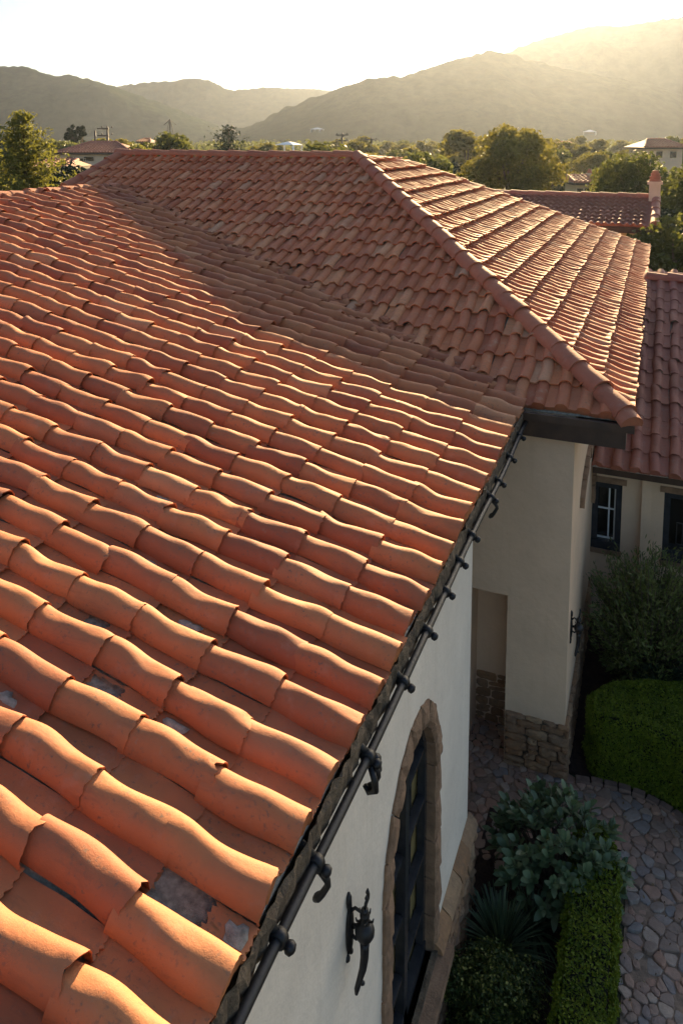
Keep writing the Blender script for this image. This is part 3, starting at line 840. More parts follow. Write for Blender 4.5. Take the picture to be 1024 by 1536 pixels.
for k, (a, b) in enumerate(wl):
    mb = MB(); mb.add([(a, SW + .13, wz0), (b, SW + .13, wz0), (b, SW + .13, wz1), (a, SW + .13, wz1)], [(0, 1, 2, 3)])
    w = mb.build('window', M['far_glass'], side)
    mb = MB(); f = .085
    mb.box((a, SW + .02, wz0 + .12), (a + f, SW + .12, wz1)); mb.box((b - f, SW + .02, wz0 + .12), (b, SW + .12, wz1))
    mb.box((a + f, SW + .022, wz1 - f), (b - f, SW + .118, wz1)); mb.box((a, SW - .03, wz0), (b, SW + .121, wz0 + .12))
    mb.build('frame', M['black_frame'], w)
    mb = MB()
    i0, i1, j0, j1 = a + f, b - f, wz0 + .12, wz1 - f
    if k == 0:
        t = .022
        mb.box((i0, SW + .08, j0), (i1, SW + .105, j0 + t)); mb.box((i0, SW + .08, j1 - t), (i1, SW + .105, j1))
        mb.box((i1 - t, SW + .081, j0 + t), (i1, SW + .104, j1 - t))
        xm = (i0 + i1) / 2 + .03; zm = (j0 + j1) / 2 + .06
        mb.box((xm - .011, SW + .082, j0 + t), (xm + .011, SW + .103, j1 - t)); mb.box((i0, SW + .084, zm - .011), (i1 - t, SW + .101, zm + .011))
        mb.build('glazing_bar', M['white_frame'], w)
    else:
        mb.box((i0 + .1, SW + .08, j0 + .1), (i1 - .06, SW + .10, j0 + .112)); mb.box((i0 + .1, SW + .08, j0 + .42), (i1 - .06, SW + .10, j0 + .432))
        for x in np.linspace(i0 + .1, i1 - .06, 4): mb.box((x - .006, SW + .079, j0 + .1), (x + .006, SW + .101, j0 + .43))
        mb.build('glazing_bar', M['steel'], w)
    mb = MB(); mb.box((a - .06, SW - .018, wz1 + .002), (b + .06, SW - .002, wz1 + .09)); mb.build('lintel', M['sandstone'], w)
    mb = MB(); mb.box((a - .02, SW - .05, wz0 - .07), (b + .02, SW - .002, wz0 - .002))
    mb.build('sill', M['sandstone'], w)

# ------------------------------------------------------------------ wall lanterns of wrought iron
def lantern(loc, label, sc=1.0):
    root = empty('wall_lantern', loc, label, 'wall lamp', 'wrought iron wall lamps')
    # local frame: x away from the wall, y along the wall, z up; the origin is the plate's middle
    mb = MB()
    prof = [(-.20, .018), (-.185, .032), (-.16, .028), (-.15, .045), (-.08, .058), (0, .062), (.08, .055), (.13, .04), (.15, .026), (.165, .03), (.195, .026), (.215, .01)]
    n = len(prof); K = 12
    vs = []
    for z, r in prof:
        for k in range(K):
            w = 2 * math.pi * k / K
            vs.append((max(.0, .004 + .030 * math.sin(w) * (r / .06) ** .5), r * math.cos(w), z))
    fs = [(i*K+k, i*K+(k+1) % K, (i+1)*K+(k+1) % K, (i+1)*K+k) for i in range(n - 1) for k in range(K)]
    mb.add(np.array(vs) * sc, fs)
    for s_ in (-1, 1):
        mb.lathe(V3(.004, s_ * .022, -.20) * sc, (0, s_ * .35, -1), [(0, .01 * sc), (.012 * sc, .02 * sc), (.035 * sc, .02 * sc), (.05 * sc, .008 * sc)], 10)
    mb.tube([V3(.006, -.02, .19) * sc, V3(.012, -.03, .24) * sc, V3(.012, -.028, .28) * sc, V3(.008, -.015, .30) * sc], [.018 * sc, .024 * sc, .022 * sc, .008 * sc], 8)
    mb.build('back_plate', M['black_iron'], root, True, local=True)
    c = V3(.125, .0, .02) * sc
    mb = MB(); mb.tube([V3(.02, 0, .02) * sc, V3(.07, 0, .035) * sc, c], [.02 * sc, .016 * sc, .018 * sc], 8); mb.build('arm', M['black_iron'], root, True, local=True)
    mb = MB(); mb.tube([V3(.02, 0, .14) * sc, V3(.05, .0, .175) * sc, V3(.09, 0, .165) * sc, c + V3(0, 0, .13) * sc], [.014 * sc, .012 * sc, .012 * sc, .012 * sc], 8); mb.build('arm', M['black_iron'], root, True, local=True)
    mb = MB(); mb.tube([V3(.02, 0, -.05) * sc, V3(.06, 0, -.07) * sc, c + V3(-.01, 0, -.05) * sc], [.014 * sc, .012 * sc, .012 * sc], 8)
    mb.build('arm', M['black_iron'], root, True, local=True)
    mb = MB()
    mb.lathe(c + V3(0, 0, -.09) * sc, (0, 0, 1), [(a * sc, b * sc) for a, b in [(0, .03), (.012, .038), (.022, .034), (.04, .056), (.07, .07), (.10, .072), (.13, .062), (.15, .04), (.158, .03), (.17, .038), (.18, .03), (.2, .024), (.21, .036), (.225, .036), (.235, .022), (.25, .028), (.262, .028), (.272, .014)]], 16)
    for k in range(5):
        w = 2 * math.pi * k / 5
        mb.tube([c + V3(.035 * math.cos(w), .035 * math.sin(w), .085) * sc, c + V3(.06 * math.cos(w), .06 * math.sin(w), .10) * sc, c + V3(.066 * math.cos(w), .066 * math.sin(w), .125) * sc], [.006 * sc, .008 * sc, .005 * sc], 6)
    mb.build('lamp_body', M['black_iron'], root, True, local=True)
    mb = MB()
    t = c + V3(0, 0, .18) * sc
    mb.tube([t, t + V3(.004, .012, .03) * sc, t + V3(.01, .035, .055) * sc, t + V3(.012, .038, .085) * sc, t + V3(.012, .02, .115) * sc, t + V3(.012, .026, .14) * sc], [.012 * sc, .013 * sc, .013 * sc, .012 * sc, .015 * sc, .005 * sc], 8)
    mb.lathe(t + V3(.012, -.004, .075) * sc, (0, .2, 1), [(0, .005 * sc), (.012 * sc, .014 * sc), (.035 * sc, .004 * sc)], 8)
    mb.build('finial', M['black_iron'], root, True, local=True)
    mb = MB()
    b0 = c + V3(0, 0, -.09) * sc
    pts = [b0, b0 + V3(0, 0, -.05) * sc, b0 + V3(0, -.004, -.12) * sc, b0 + V3(-.006, -.02, -.20) * sc, b0 + V3(-.02, -.05, -.26) * sc, b0 + V3(-.03, -.075, -.31) * sc, b0 + V3(-.032, -.08, -.345) * sc]
    mb.tube(pts, [r * sc for r in (.036, .032, .03, .027, .022, .02, .012)], 10)
    mb.lathe(b0 + V3(-.012, -.05, -.275) * sc, (.6, .5, -.5), [(0, .01 * sc), (.012 * sc, .018 * sc), (.03 * sc, .014 * sc), (.036 * sc, .004 * sc)], 8)
    mb.build('tail', M['black_iron'], root, True, local=True)
    return root
lantern((WX, 3.50, 2.90), 'large black wrought iron wall lamp beside the arched window on the white wall', .76)
lantern((RX, 8.60, 1.66), 'small black wrought iron wall lamp on the corner wall above the stone footing', .72)

# ------------------------------------------------------------------ ground, path, bed
mb = MB()
n = 40
g_ = np.random.default_rng(2)
mb.add([(-4000, -4000, 0), (4000, -4000, 0), (4000, 4000, 0), (-4000, 4000, 0)], [(0, 1, 2, 3)])
tag(mb.build('ground', M['ground']), kind='structure')
mb = MB(); mb.box((WX, .2, .001), (-.06, 7.6, .03)); mb.box((-.7, 8.42, .001), (4, 11.5, .028))
tag(mb.build('soil_bed', M['soil']), kind='structure')
# path of irregular flag stones
def in_path(x, y):
    if x > -.02 and y < 8.25 - .0 * x and x < 3.2 and y > 2.0: return True
    if y > 7.35 and y < 8.36 and -1.9 < x < .6: return True
    if -1.9 < x < -.75 and 6.9 < y < 8.9: return True
    return False
mb = MB(); g_ = np.random.default_rng(77)
seeds = []
for _ in range(16000):
    q = np.array([g_.uniform(-2.1, 3.4), g_.uniform(1.8, 9.1)])
    r = g_.choice([.045, .065, .095], p=[.4, .4, .2])
    if seeds:
        S_ = np.array(seeds)
        if (((S_[:, :2] - q) ** 2).sum(1) < (S_[:, 2] * .5 + r * .62) ** 2 * 1.15).any(): continue
    seeds.append((q[0], q[1], r))
S_ = np.array(seeds)
for q in S_:
    if not in_path(q[0], q[1]): continue
    c = q[:2]; poly = [c + np.array(k) * .3 for k in ((-1, -1), (1, -1), (1, 1), (-1, 1))]
    dd_ = ((S_[:, :2] - c) ** 2).sum(1); near = np.argsort(dd_)[1:22]
    for k in near:
        o_ = S_[k]; dv = o_[:2] - c; L_ = math.sqrt(dd_[k])
        m_ = c + dv * np.clip(.5 + (q[2] - o_[2]) / L_ * .35, .3, .7); nn = dv / L_
        new = []
        for a_, b_ in zip(poly, poly[1:] + poly[:1]):
            da, db = (a_ - m_) @ nn, (b_ - m_) @ nn
            if da <= 0: new.append(a_)
            if da * db < 0: new.append(a_ + (b_ - a_) * (da / (da - db)))
        poly = new
        if len(poly) < 3: break
    if len(poly) < 3: continue
    # round the corners by cutting them twice
    for _ in range(2):
        poly = [x for a_, b_ in zip(poly, poly[1:] + poly[:1]) for x in (a_ * .78 + b_ * .22, a_ * .22 + b_ * .78)]
    R = np.array(poly); c = R.mean(0); R = R + g_.normal(0, .0025, R.shape)
    h = .026 + g_.normal(0, .009); tl = g_.normal(0, .09, 2)
    def lay(f, z): return [(*(c + (p - c) * f), z + (p - c) @ tl * f) for p in R]
    k = len(R)
    vs = lay(.955, .004) + lay(.93, h - .006) + lay(.82, h) + [(*c, h + .004)]
    fs = [(r*k+q_, r*k+(q_+1) % k, (r+1)*k+(q_+1) % k, (r+1)*k+q_) for r in range(2) for q_ in range(k)] + [(2*k+q_, 2*k+(q_+1) % k, 3*k, 3*k) for q_ in range(k)]
    mb.add(vs, fs, 0, g_.random())
mb.box((-1.9, 6.9, .0005), (-.7, 8.4, .012), 1); mb.box((-.0, 2, .0006), (3.2, 8.32, .013), 1); mb.box((-.69, 7.62, .0007), (-.001, 8.36, .0125), 1)
tag(mb.build('path', [M['cobble'], M['joint']], None, False, True), kind='structure')
mb2 = MB(); gl_ = np.random.default_rng(55)
L_ = []
for _ in range(420):
    q = (gl_.uniform(-1.3, 1.2), gl_.uniform(3, 8.3))
    L_.append((q[0], q[1], .048 if in_path(*q) else .036))
LITTER = np.array(L_)
# brick edging along the far side of the path
mb = MB(); g_ = np.random.default_rng(79)
edge = [at_z(px, py, .05) for px, py in ((862, 1172), (890, 1177), (920, 1183), (950, 1191), (975, 1202), (1000, 1217), (1024, 1236), (1060, 1268))]
edge = [p + V3(0, .0, 0) for p in edge]
acc = []
for a, b in zip(edge, edge[1:]):
    for t in np.linspace(0, 1, 12, endpoint=False): acc.append(a * (1 - t) + b * t)
acc = np.array(acc); L = np.concatenate([[0], np.cumsum(np.linalg.norm(np.diff(acc, axis=0), axis=1))])
pos = 0
while pos < L[-1] - .15:
    l = .15 + g_.uniform(-.015, .02)
    p0 = np.array([np.interp(pos + .006, L, acc[:, k]) for k in range(3)]); p1 = np.array([np.interp(pos + l - .006, L, acc[:, k]) for k in range(3)])
    d = (p1 - p0); d[2] = 0; d /= np.linalg.norm(d); nn = V3(-d[1], d[0], 0)
    h = .07 + g_.normal(0, .006); w = .085
    q = [p0 * V3(1, 1, 0), p1 * V3(1, 1, 0), p1 * V3(1, 1, 0) + nn * w, p0 * V3(1, 1, 0) + nn * w]
    c = sum(q) / 4
    top = [c + (x - c) * .92 + V3(0, 0, h) for x in q]; mid = [x + V3(0, 0, h - .012) for x in q]
    mb.add(q + mid + top, [(0,1,5,4),(1,2,6,5),(2,3,7,6),(3,0,4,7),(4,5,9,8),(5,6,10,9),(6,7,11,10),(7,4,8,11),(8,9,10,11)], 0, g_.random())
    pos += l
tag(mb.build('kerb', M['brick_edge'], None, False, True), kind='structure')
EDGE = acc

# ------------------------------------------------------------------ foliage helpers
def leaves(mb, P, Nrm, size, aspect=2.0, g=None, tint=None, mat_=0, fold=.25, spread=.9):
    """one folded four-corner leaf per point: P (n,3) positions, Nrm (n,3) preferred facing"""
    g = g or rng
    n = len(P)
    if n == 0: return
    nr = Nrm + g.normal(0, spread, (n, 3)); nr /= np.linalg.norm(nr, axis=1, keepdims=True) + 1e-9
    t = g.normal(0, 1, (n, 3)); t -= nr * (t * nr).sum(1, keepdims=True); t /= np.linalg.norm(t, axis=1, keepdims=True) + 1e-9
    b = np.cross(nr, t)
    sz = (size * g.uniform(.65, 1.35, n))[:, None]
    w = sz / aspect
    v = np.stack([P - t * sz * .5, P + b * w * .5 + nr * w * fold, P + t * sz * .5, P - b * w * .5 + nr * w * fold], 1)
    tt = g.uniform(0, 1, n) if tint is None else tint
    i = np.arange(n)[:, None] * 4
    mb.add(v.reshape(-1, 3), np.concatenate([i, i + 1, i + 2, i + 3], 1), mat_, np.repeat(tt, 4))

def crown_points(g, blobs, n):
    """points spread through the shells of ellipsoidal leaf clumps: more near the surface, uneven density"""
    w = np.array([b[3] ** 2 for b in blobs]); w /= w.sum()
    k = g.choice(len(blobs), n, p=w)
    B = np.array(blobs)
    d = g.normal(0, 1, (n, 3)); d /= np.linalg.norm(d, axis=1, keepdims=True)
    r = B[k, 3] * (1 - .55 * g.random(n) ** 2.2) * (1 + .12 * np.sin(d[:, 0] * 7 + k) * np.sin(d[:, 2] * 6 + k * 2))
    P = B[k, :3] + d * r[:, None] * np.array([1, 1, .82])
    return P, d

def tree(name, seed, h, rad, nleaf, lsize, m, trunk_h=.35, shape='round', nb=26):
    g = np.random.default_rng(seed)
    root = empty(name, (0, 0, 0))
    tk = MB()
    th_ = h * trunk_h
    top = V3(g.normal(0, .05 * rad), g.normal(0, .05 * rad), h * .75)
    tk.tube([V3(0, 0, -.2), V3(.02 * h, 0, th_ * .5), V3(0, .01 * h, th_), (V3(0, 0, th_) + top) / 2, top], [.035 * h, .028 * h, .024 * h, .016 * h, .006 * h], 8)
    blobs = []
    for i in range(nb):
        zt = g.uniform(0, 1)
        if shape == 'round': rr = rad * math.sqrt(max(0, 1 - (2 * zt - 1) ** 2)) ; rr = max(rr, .25 * rad)
        elif shape == 'cone': rr = rad * (1 - zt) ** .8 + .06 * rad
        else: rr = rad * (.55 + .45 * math.sin(zt * math.pi))
        w = g.uniform(0, 6.28); q = rr * math.sqrt(g.uniform(.15, 1)) * .8
        z = th_ * .8 + (h - th_ * .8) * (.06 + .86 * zt)
        br = rad * g.uniform(.2, .36) * (1.0 if shape != 'cone' else .75)
        blobs.append((q * math.cos(w), q * math.sin(w), z, br))
        if i < 9:
            p = V3(*blobs[-1][:3]); s0 = V3(0, 0, th_ * .9 + (z - th_) * .35)
            tk.tube([s0, (s0 + p) / 2 + V3(0, 0, -.04 * h), p], [.014 * h, .01 * h, .004 * h], 6)
    tk.build('trunk', M['bark'], root, True, local=True)
    P, d = crown_points(g, blobs, nleaf)
    cb = MB()
    leaves(cb, P, d, lsize, 1.5, g, spread=.8)
    cb.build('crown', m, root, False, True, local=True)
    return root

def conifer(name, seed, h, rad, m, whorls=30, per=7, lsize=.16, upsweep=.5, dens=26):
    g = np.random.default_rng(seed)
    root = empty(name, (0, 0, 0))
    tk = MB(); tk.tube([V3(0, 0, -.2), V3(.03, 0, h * .5), V3(0, 0, h * .98)], [.03 * h, .018 * h, .004 * h], 8)
    cb = MB()
    for i in range(whorls):
        t = (i + .5) / whorls
        z = h * (.08 + .9 * t)
        for k in range(per):
            w = g.uniform(0, 6.28); L = rad * (1.02 - t) ** .75 * g.uniform(.55, 1.2)
            up_ = upsweep * g.uniform(.5, 1.4)
            n = max(6, int(dens * L / rad * 1.3))
            q = np.linspace(.12, 1, n)
            P = np.stack([q * L * math.cos(w), q * L * math.sin(w), z + L * up_ * q ** 1.6 - .12 * L * q], 1)
            P += g.normal(0, .07 * rad, P.shape) * (1.1 - .8 * q)[:, None]
            dirv = np.tile(V3(math.cos(w) * .4, math.sin(w) * .4, .9), (n, 1))
            leaves(cb, P, dirv, lsize, 2.2, g, spread=.7)
            if k < 2: tk.tube([V3(0, 0, z), V3(L * .5 * math.cos(w), L * .5 * math.sin(w), z + L * up_ * .2)], [.008 * h * (1.1 - t), .002 * h], 5)
    tk.build('trunk', M['bark'], root, True, local=True)
    cb.build('crown', m, root, False, True, local=True)
    return root

def hedge(name, label, outline, h, nleaf, lsize, m, seed, zb=0):
    """clipped hedge: dense small leaves over the closed outline polygon, round shoulders, dark inside"""
    g = np.random.default_rng(seed)
    o = np.array(outline); c = o.mean(0)
    root = empty(name, (c[0], c[1], 0), label, 'hedge')
    nrm = []
    k = len(o)
    for i in range(k):
        t = o[(i + 1) % k] - o[i - 1]; nn = np.array([t[1], -t[0]]); nrm.append(nn / np.linalg.norm(nn))
    nrm = np.array(nrm)
    if ((o - c) * nrm).sum() < 0: nrm = -nrm
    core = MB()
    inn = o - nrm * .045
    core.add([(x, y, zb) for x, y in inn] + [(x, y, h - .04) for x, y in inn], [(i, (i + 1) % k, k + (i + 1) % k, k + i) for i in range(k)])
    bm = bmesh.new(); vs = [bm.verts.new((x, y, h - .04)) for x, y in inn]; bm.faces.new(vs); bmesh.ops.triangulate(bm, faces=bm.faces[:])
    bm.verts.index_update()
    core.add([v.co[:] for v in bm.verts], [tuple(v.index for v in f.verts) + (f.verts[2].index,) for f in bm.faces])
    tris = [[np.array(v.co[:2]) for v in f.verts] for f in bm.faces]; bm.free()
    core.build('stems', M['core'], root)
    seglen = np.linalg.norm(np.roll(o, -1, 0) - o, axis=1)
    side_area = seglen.sum() * h; ta = np.array([abs(np.cross(b - a, c_ - a)) / 2 for a, b, c_ in tris]); top_area = ta.sum()
    ns = int(nleaf * side_area / (side_area + top_area)); ntp = nleaf - ns
    i = g.choice(k, ns, p=seglen / seglen.sum()); t = g.random(ns)[:, None]
    xy = o[i] * (1 - t) + o[(i + 1) % k] * t; nn = nrm[i] * (1 - t) + nrm[(i + 1) % k] * t
    z = zb + (h - zb) * g.random(ns)
    bulge = .012 * np.sin(xy[:, 0] * 17 + z * 14) + .010 * np.sin(xy[:, 1] * 23 + z * 19) + g.normal(0, .012, ns) - .05 * np.clip((z - h + .07) / .07, 0, 1) ** 2
    P1 = np.concatenate([xy + nn * bulge[:, None], z[:, None]], 1); N1_ = np.concatenate([nn, np.full((ns, 1), .25)], 1)
    j = g.choice(len(tris), ntp, p=ta / ta.sum()); T = np.array(tris)[j]
    a, b = g.random(ntp), g.random(ntp); fl = a + b > 1; a[fl] = 1 - a[fl]; b[fl] = 1 - b[fl]
    xy = T[:, 0] + a[:, None] * (T[:, 1] - T[:, 0]) + b[:, None] * (T[:, 2] - T[:, 0])
    zz = h + .010 * np.sin(xy[:, 0] * 21) + .010 * np.sin(xy[:, 1] * 18) + g.normal(0, .013, ntp)
    P2 = np.concatenate([xy, zz[:, None]], 1); N2_ = np.tile(V3(0, 0, 1), (ntp, 1))
    mb = MB()
    leaves(mb, np.concatenate([P1, P2]), np.concatenate([N1_, N2_]), lsize, 2.0, g, spread=.75)
    mb.build('foliage', m, root, False, True)
    return root

mb = MB(); leaves(mb, LITTER, np.tile(V3(0, 0, 1), (len(LITTER), 1)), .028, 1.8, np.random.default_rng(56), spread=.35)
tag(mb.build('fallen_leaves', M['litter'], None, False, True), 'small dry brown leaves scattered over the bed and paving', 'leaf litter', kind='stuff')
# left hedge: strip beside the path with a rounded far end
HL = []
x0, x1, ye = -.47, -.055, 7.12
HL += [(x1, 2.2), (x1 + .0, 4.2), (x1 - .0, 5.4), (x1 - .005, 6.3), (x1 - .02, 6.75)]
HL += [((x0 + x1) / 2 - .03 + .20 * math.cos(w), ye - .3 + .32 * math.sin(w)) for w in np.linspace(.3, math.pi - .2, 8)]
HL += [(x0 - .0, 6.6), (x0, 5.8), (x0, 4.6), (x0, 2.2)]
def dense(o, d=.12):
    out = []
    for (a, b), (c, e) in zip(o, o[1:] + o[:1]):
        n_ = max(1, int(math.hypot(c - a, e - b) / d))
        for t in range(n_): out.append((a + (c - a) * t / n_, b + (e - b) * t / n_))
    return out
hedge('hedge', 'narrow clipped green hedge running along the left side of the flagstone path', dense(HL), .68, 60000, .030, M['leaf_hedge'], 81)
# right hedge behind the brick edging
HR = [(-.50, 8.62), (-.42, 8.50)] + [tuple(p[:2] + np.array([.03, .11])) for p in EDGE[14::6]]
HR = [(a, b) for a, b in HR]
lastx = HR[-1][0]
HR += [(lastx + .5, HR[-1][1] - .35), (lastx + .9, HR[-1][1] + .3), (lastx + .6, 9.4), (1.0, 9.5), (.5, 9.45), (.1, 9.3), (-.3, 9.1), (-.47, 8.85)]
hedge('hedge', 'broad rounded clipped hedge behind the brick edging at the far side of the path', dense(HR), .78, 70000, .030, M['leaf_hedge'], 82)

# broad-leaved shrub
def broadleaf(loc, label, seed, r=.55, n=120):
    g = np.random.default_rng(seed)
    root = empty('broadleaf_shrub', loc, label, 'shrub')
    st = MB(); lf = MB()
    for i in range(n):
        w = g.uniform(0, 6.28); el = math.asin(g.uniform(-.15, 1))
        d = V3(math.cos(w) * math.cos(el), math.sin(w) * math.cos(el), math.sin(el))
        tip = V3(0, 0, .42) + d * r * V3(1, 1, .72) * (1 - .42 * g.random() ** 1.5)
        base = V3(g.normal(0, .05), g.normal(0, .05), 0)
        st.tube([base, base * .5 + tip * .45 + V3(0, 0, -.02), tip], [.010, .007, .004], 5)
        axis = d * .7 + V3(0, 0, .75); axis /= np.linalg.norm(axis)
        m_ = int(g.integers(6, 10))
        for k in range(m_):
            w2 = k * 2.4 + g.uniform(0, .6)
            a = np.cross(axis, V3(.3, .5, .1)); a /= np.linalg.norm(a); b = np.cross(axis, a)
            op = .35 + .75 * k / m_
            dl = axis * math.cos(op) + (a * math.cos(w2) + b * math.sin(w2)) * math.sin(op)
            L = g.uniform(.10, .165); W = L * g.uniform(.36, .46)
            sd = np.cross(dl, axis); sd /= np.linalg.norm(sd) + 1e-9; nn = np.cross(sd, dl)
            p0 = tip - axis * (.012 * k)
            ts = [.0, .12, .35, .62, .85, 1.0]; ws = [.06, .32, .9, 1.0, .62, .05]
            vs = []
            for t, q in zip(ts, ws):
                c = p0 + dl * L * t - nn * (-.02 * L * math.sin(t * 3)) - V3(0, 0, 1) * L * .22 * t * t
                vs += [c - sd * W * .5 * q + nn * .10 * W * q, c, c + sd * W * .5 * q + nn * .10 * W * q]
            fs = []
            for t in range(5):
                fs += [(t*3, t*3+1, t*3+4, t*3+3), (t*3+1, t*3+2, t*3+5, t*3+4)]
            lf.add(vs, fs, 0, np.clip(g.normal(.5, .25), 0, 1))
    st.build('stems', M['bark'], root, True, local=True)
    lf.build('leaves', M['leaf_broad'], root, True, True, local=True)
    return root
broadleaf((-.62, 6.86, .03), 'large shrub with broad grey green leaves beside the narrow hedge', 91, .62, 170)

def spiky(loc, label, seed, n=170, L=.42):
    g = np.random.default_rng(seed)
    root = empty('spiky_plant', loc, label, 'plant', 'spiky strap-leaved plants in the bed')
    mb = MB()
    for i in range(n):
        w = g.uniform(0, 6.28); el = g.uniform(.25, 1.45); l = L * g.uniform(.7, 1.15)
        h = V3(math.cos(w), math.sin(w), 0); sd = V3(-math.sin(w), math.cos(w), 0); W = .011 * g.uniform(.7, 1.2)
        vs = []
        for t in (0, .3, .6, .85, 1):
            c = h * (l * t * math.cos(el) + .02) + V3(0, 0, .05 + l * (t * math.sin(el) - .35 * t * t * math.cos(el)))
            q = W * (1.1 - t) ** .5
            vs += [c - sd * q, c + V3(0, 0, -.15 * q), c + sd * q]
        fs = []
        for t in range(4): fs += [(t*3, t*3+1, t*3+4, t*3+3), (t*3+1, t*3+2, t*3+5, t*3+4)]
        mb.add(vs, fs, 0, g.random())
    mb.build('leaves', M['leaf_blade'], root, True, True, local=True)
    mb = MB(); mb.lathe(V3(0, 0, 0), (0, 0, 1), [(0, .05), (.06, .045), (.1, .02)], 8); mb.build('stem', M['bark'], root, True, local=True)
    return root
p = at_z(752, 1384, .35); spiky((p[0], p[1], .02), 'bluish spiky plant in the bed just behind the round yellow-flecked bush', 92, 260, .50)
p = at_z(800, 1368, .25); spiky((p[0], p[1], .02), 'darker spiky plant in the bed below the broad leaved shrub', 93, 120, .38)

def boxbush(loc, label, seed, r, n, name='round_bush', m=None, ls=.03, flecks=True):
    g = np.random.default_rng(seed)
    root = empty(name, loc, label, 'bush')
    blobs = [(g.normal(0, r * .42), g.normal(0, r * .42), r * .75 + g.normal(0, r * .28), r * g.uniform(.3, .52)) for _ in range(34)]
    P, d = crown_points(g, blobs, n)
    k = P[:, 2] > .02; P, d = P[k], d[k]
    mb = MB(); leaves(mb, P, d, ls, 1.7, g, spread=.7, tint=np.clip(g.normal(.38, .18, len(P)), 0, 1))
    mb.build('foliage', m or M['leaf_box'], root, False, True, local=True)
    if flecks:
        w = g.choice(len(P), 2600)
        mb = MB(); leaves(mb, P[w] + d[w] * .025, d[w], .026, 1.3, g, spread=.6)
        mb.build('young_leaves', M['leaf_fleck'], root, False, True, local=True)
    mb = MB()
    for i in range(10): mb.tube([V3(0, 0, 0), V3(*blobs[i][:3])], [.014, .005], 5)
    mb.build('stems', M['bark'], root, True, local=True)
    return root
p = at_z(728, 1472, .42); boxbush((p[0] - .0, p[1], .02), 'dark round bush flecked with yellow young leaves below the arched window', 94, .40, 16000)

def narrowbush(loc, label, seed, h, r, n):
    g = np.random.default_rng(seed)
    root = empty('upright_bush', loc, label, 'bush')
    st = MB(); lf = MB()
    for i in range(n):
        w = g.uniform(0, 6.28); t = g.uniform(.12, 1)
        rr = r * math.sqrt(g.random()) * (.45 + .75 * math.sin(min(1, t * 1.05) * 2.6))
        b = V3(rr * .35 * math.cos(w), rr * .35 * math.sin(w), h * t * .55)
        tip = V3(rr * math.cos(w), rr * math.sin(w), h * t + g.normal(0, .05))
        st.tube([b, (b + tip) / 2 + V3(0, 0, -.03), tip], [.008, .006, .003], 4)
        m_ = 34; q = np.linspace(.25, 1.04, m_)[:, None]
        P = b * (1 - q) + tip * q + g.normal(0, .03, (m_, 3))
        ax = tip - b; ax /= np.linalg.norm(ax)
        # narrow leaves standing off the twig
        dirs = ax + g.normal(0, .62, (m_, 3)); dirs /= np.linalg.norm(dirs, axis=1, keepdims=True)
        L = g.uniform(.05, .09, m_)[:, None]
        sd = np.cross(dirs, g.normal(0, 1, (m_, 3))); sd /= np.linalg.norm(sd, axis=1, keepdims=True)
        v = np.stack([P, P + dirs * L * .5 + sd * L * .13, P + dirs * L, P + dirs * L * .5 - sd * L * .13], 1)
        ii = np.arange(m_)[:, None] * 4
        lf.add(v.reshape(-1, 3), np.concatenate([ii, ii + 1, ii + 2, ii + 3], 1), 0, np.repeat(g.uniform(0, 1, m_), 4))
    st.tube([V3(0, 0, -.05), V3(.02, 0, h * .3), V3(0, .02, h * .7)], [.03, .024, .01], 7)
    st.build('stems', M['bark'], root, True, local=True)
    lf.build('leaves', M['leaf_olive'], root, False, True, local=True)
    return root
narrowbush((.14, 10.15, 0), 'tall loose bush with narrow olive leaves in front of the side house wall', 95, 1.85, .70, 640)
narrowbush((.95, 10.5, 0), 'smaller dark loose bush half outside the right edge behind the broad hedge', 96, 1.15, .6, 220)
boxbush((.55, 9.75, .1), 'low dark bush filling the gap between broad hedge and tall loose bush', 97, .42, 9000, 'low_bush', M['leaf_dark'], .04, False)

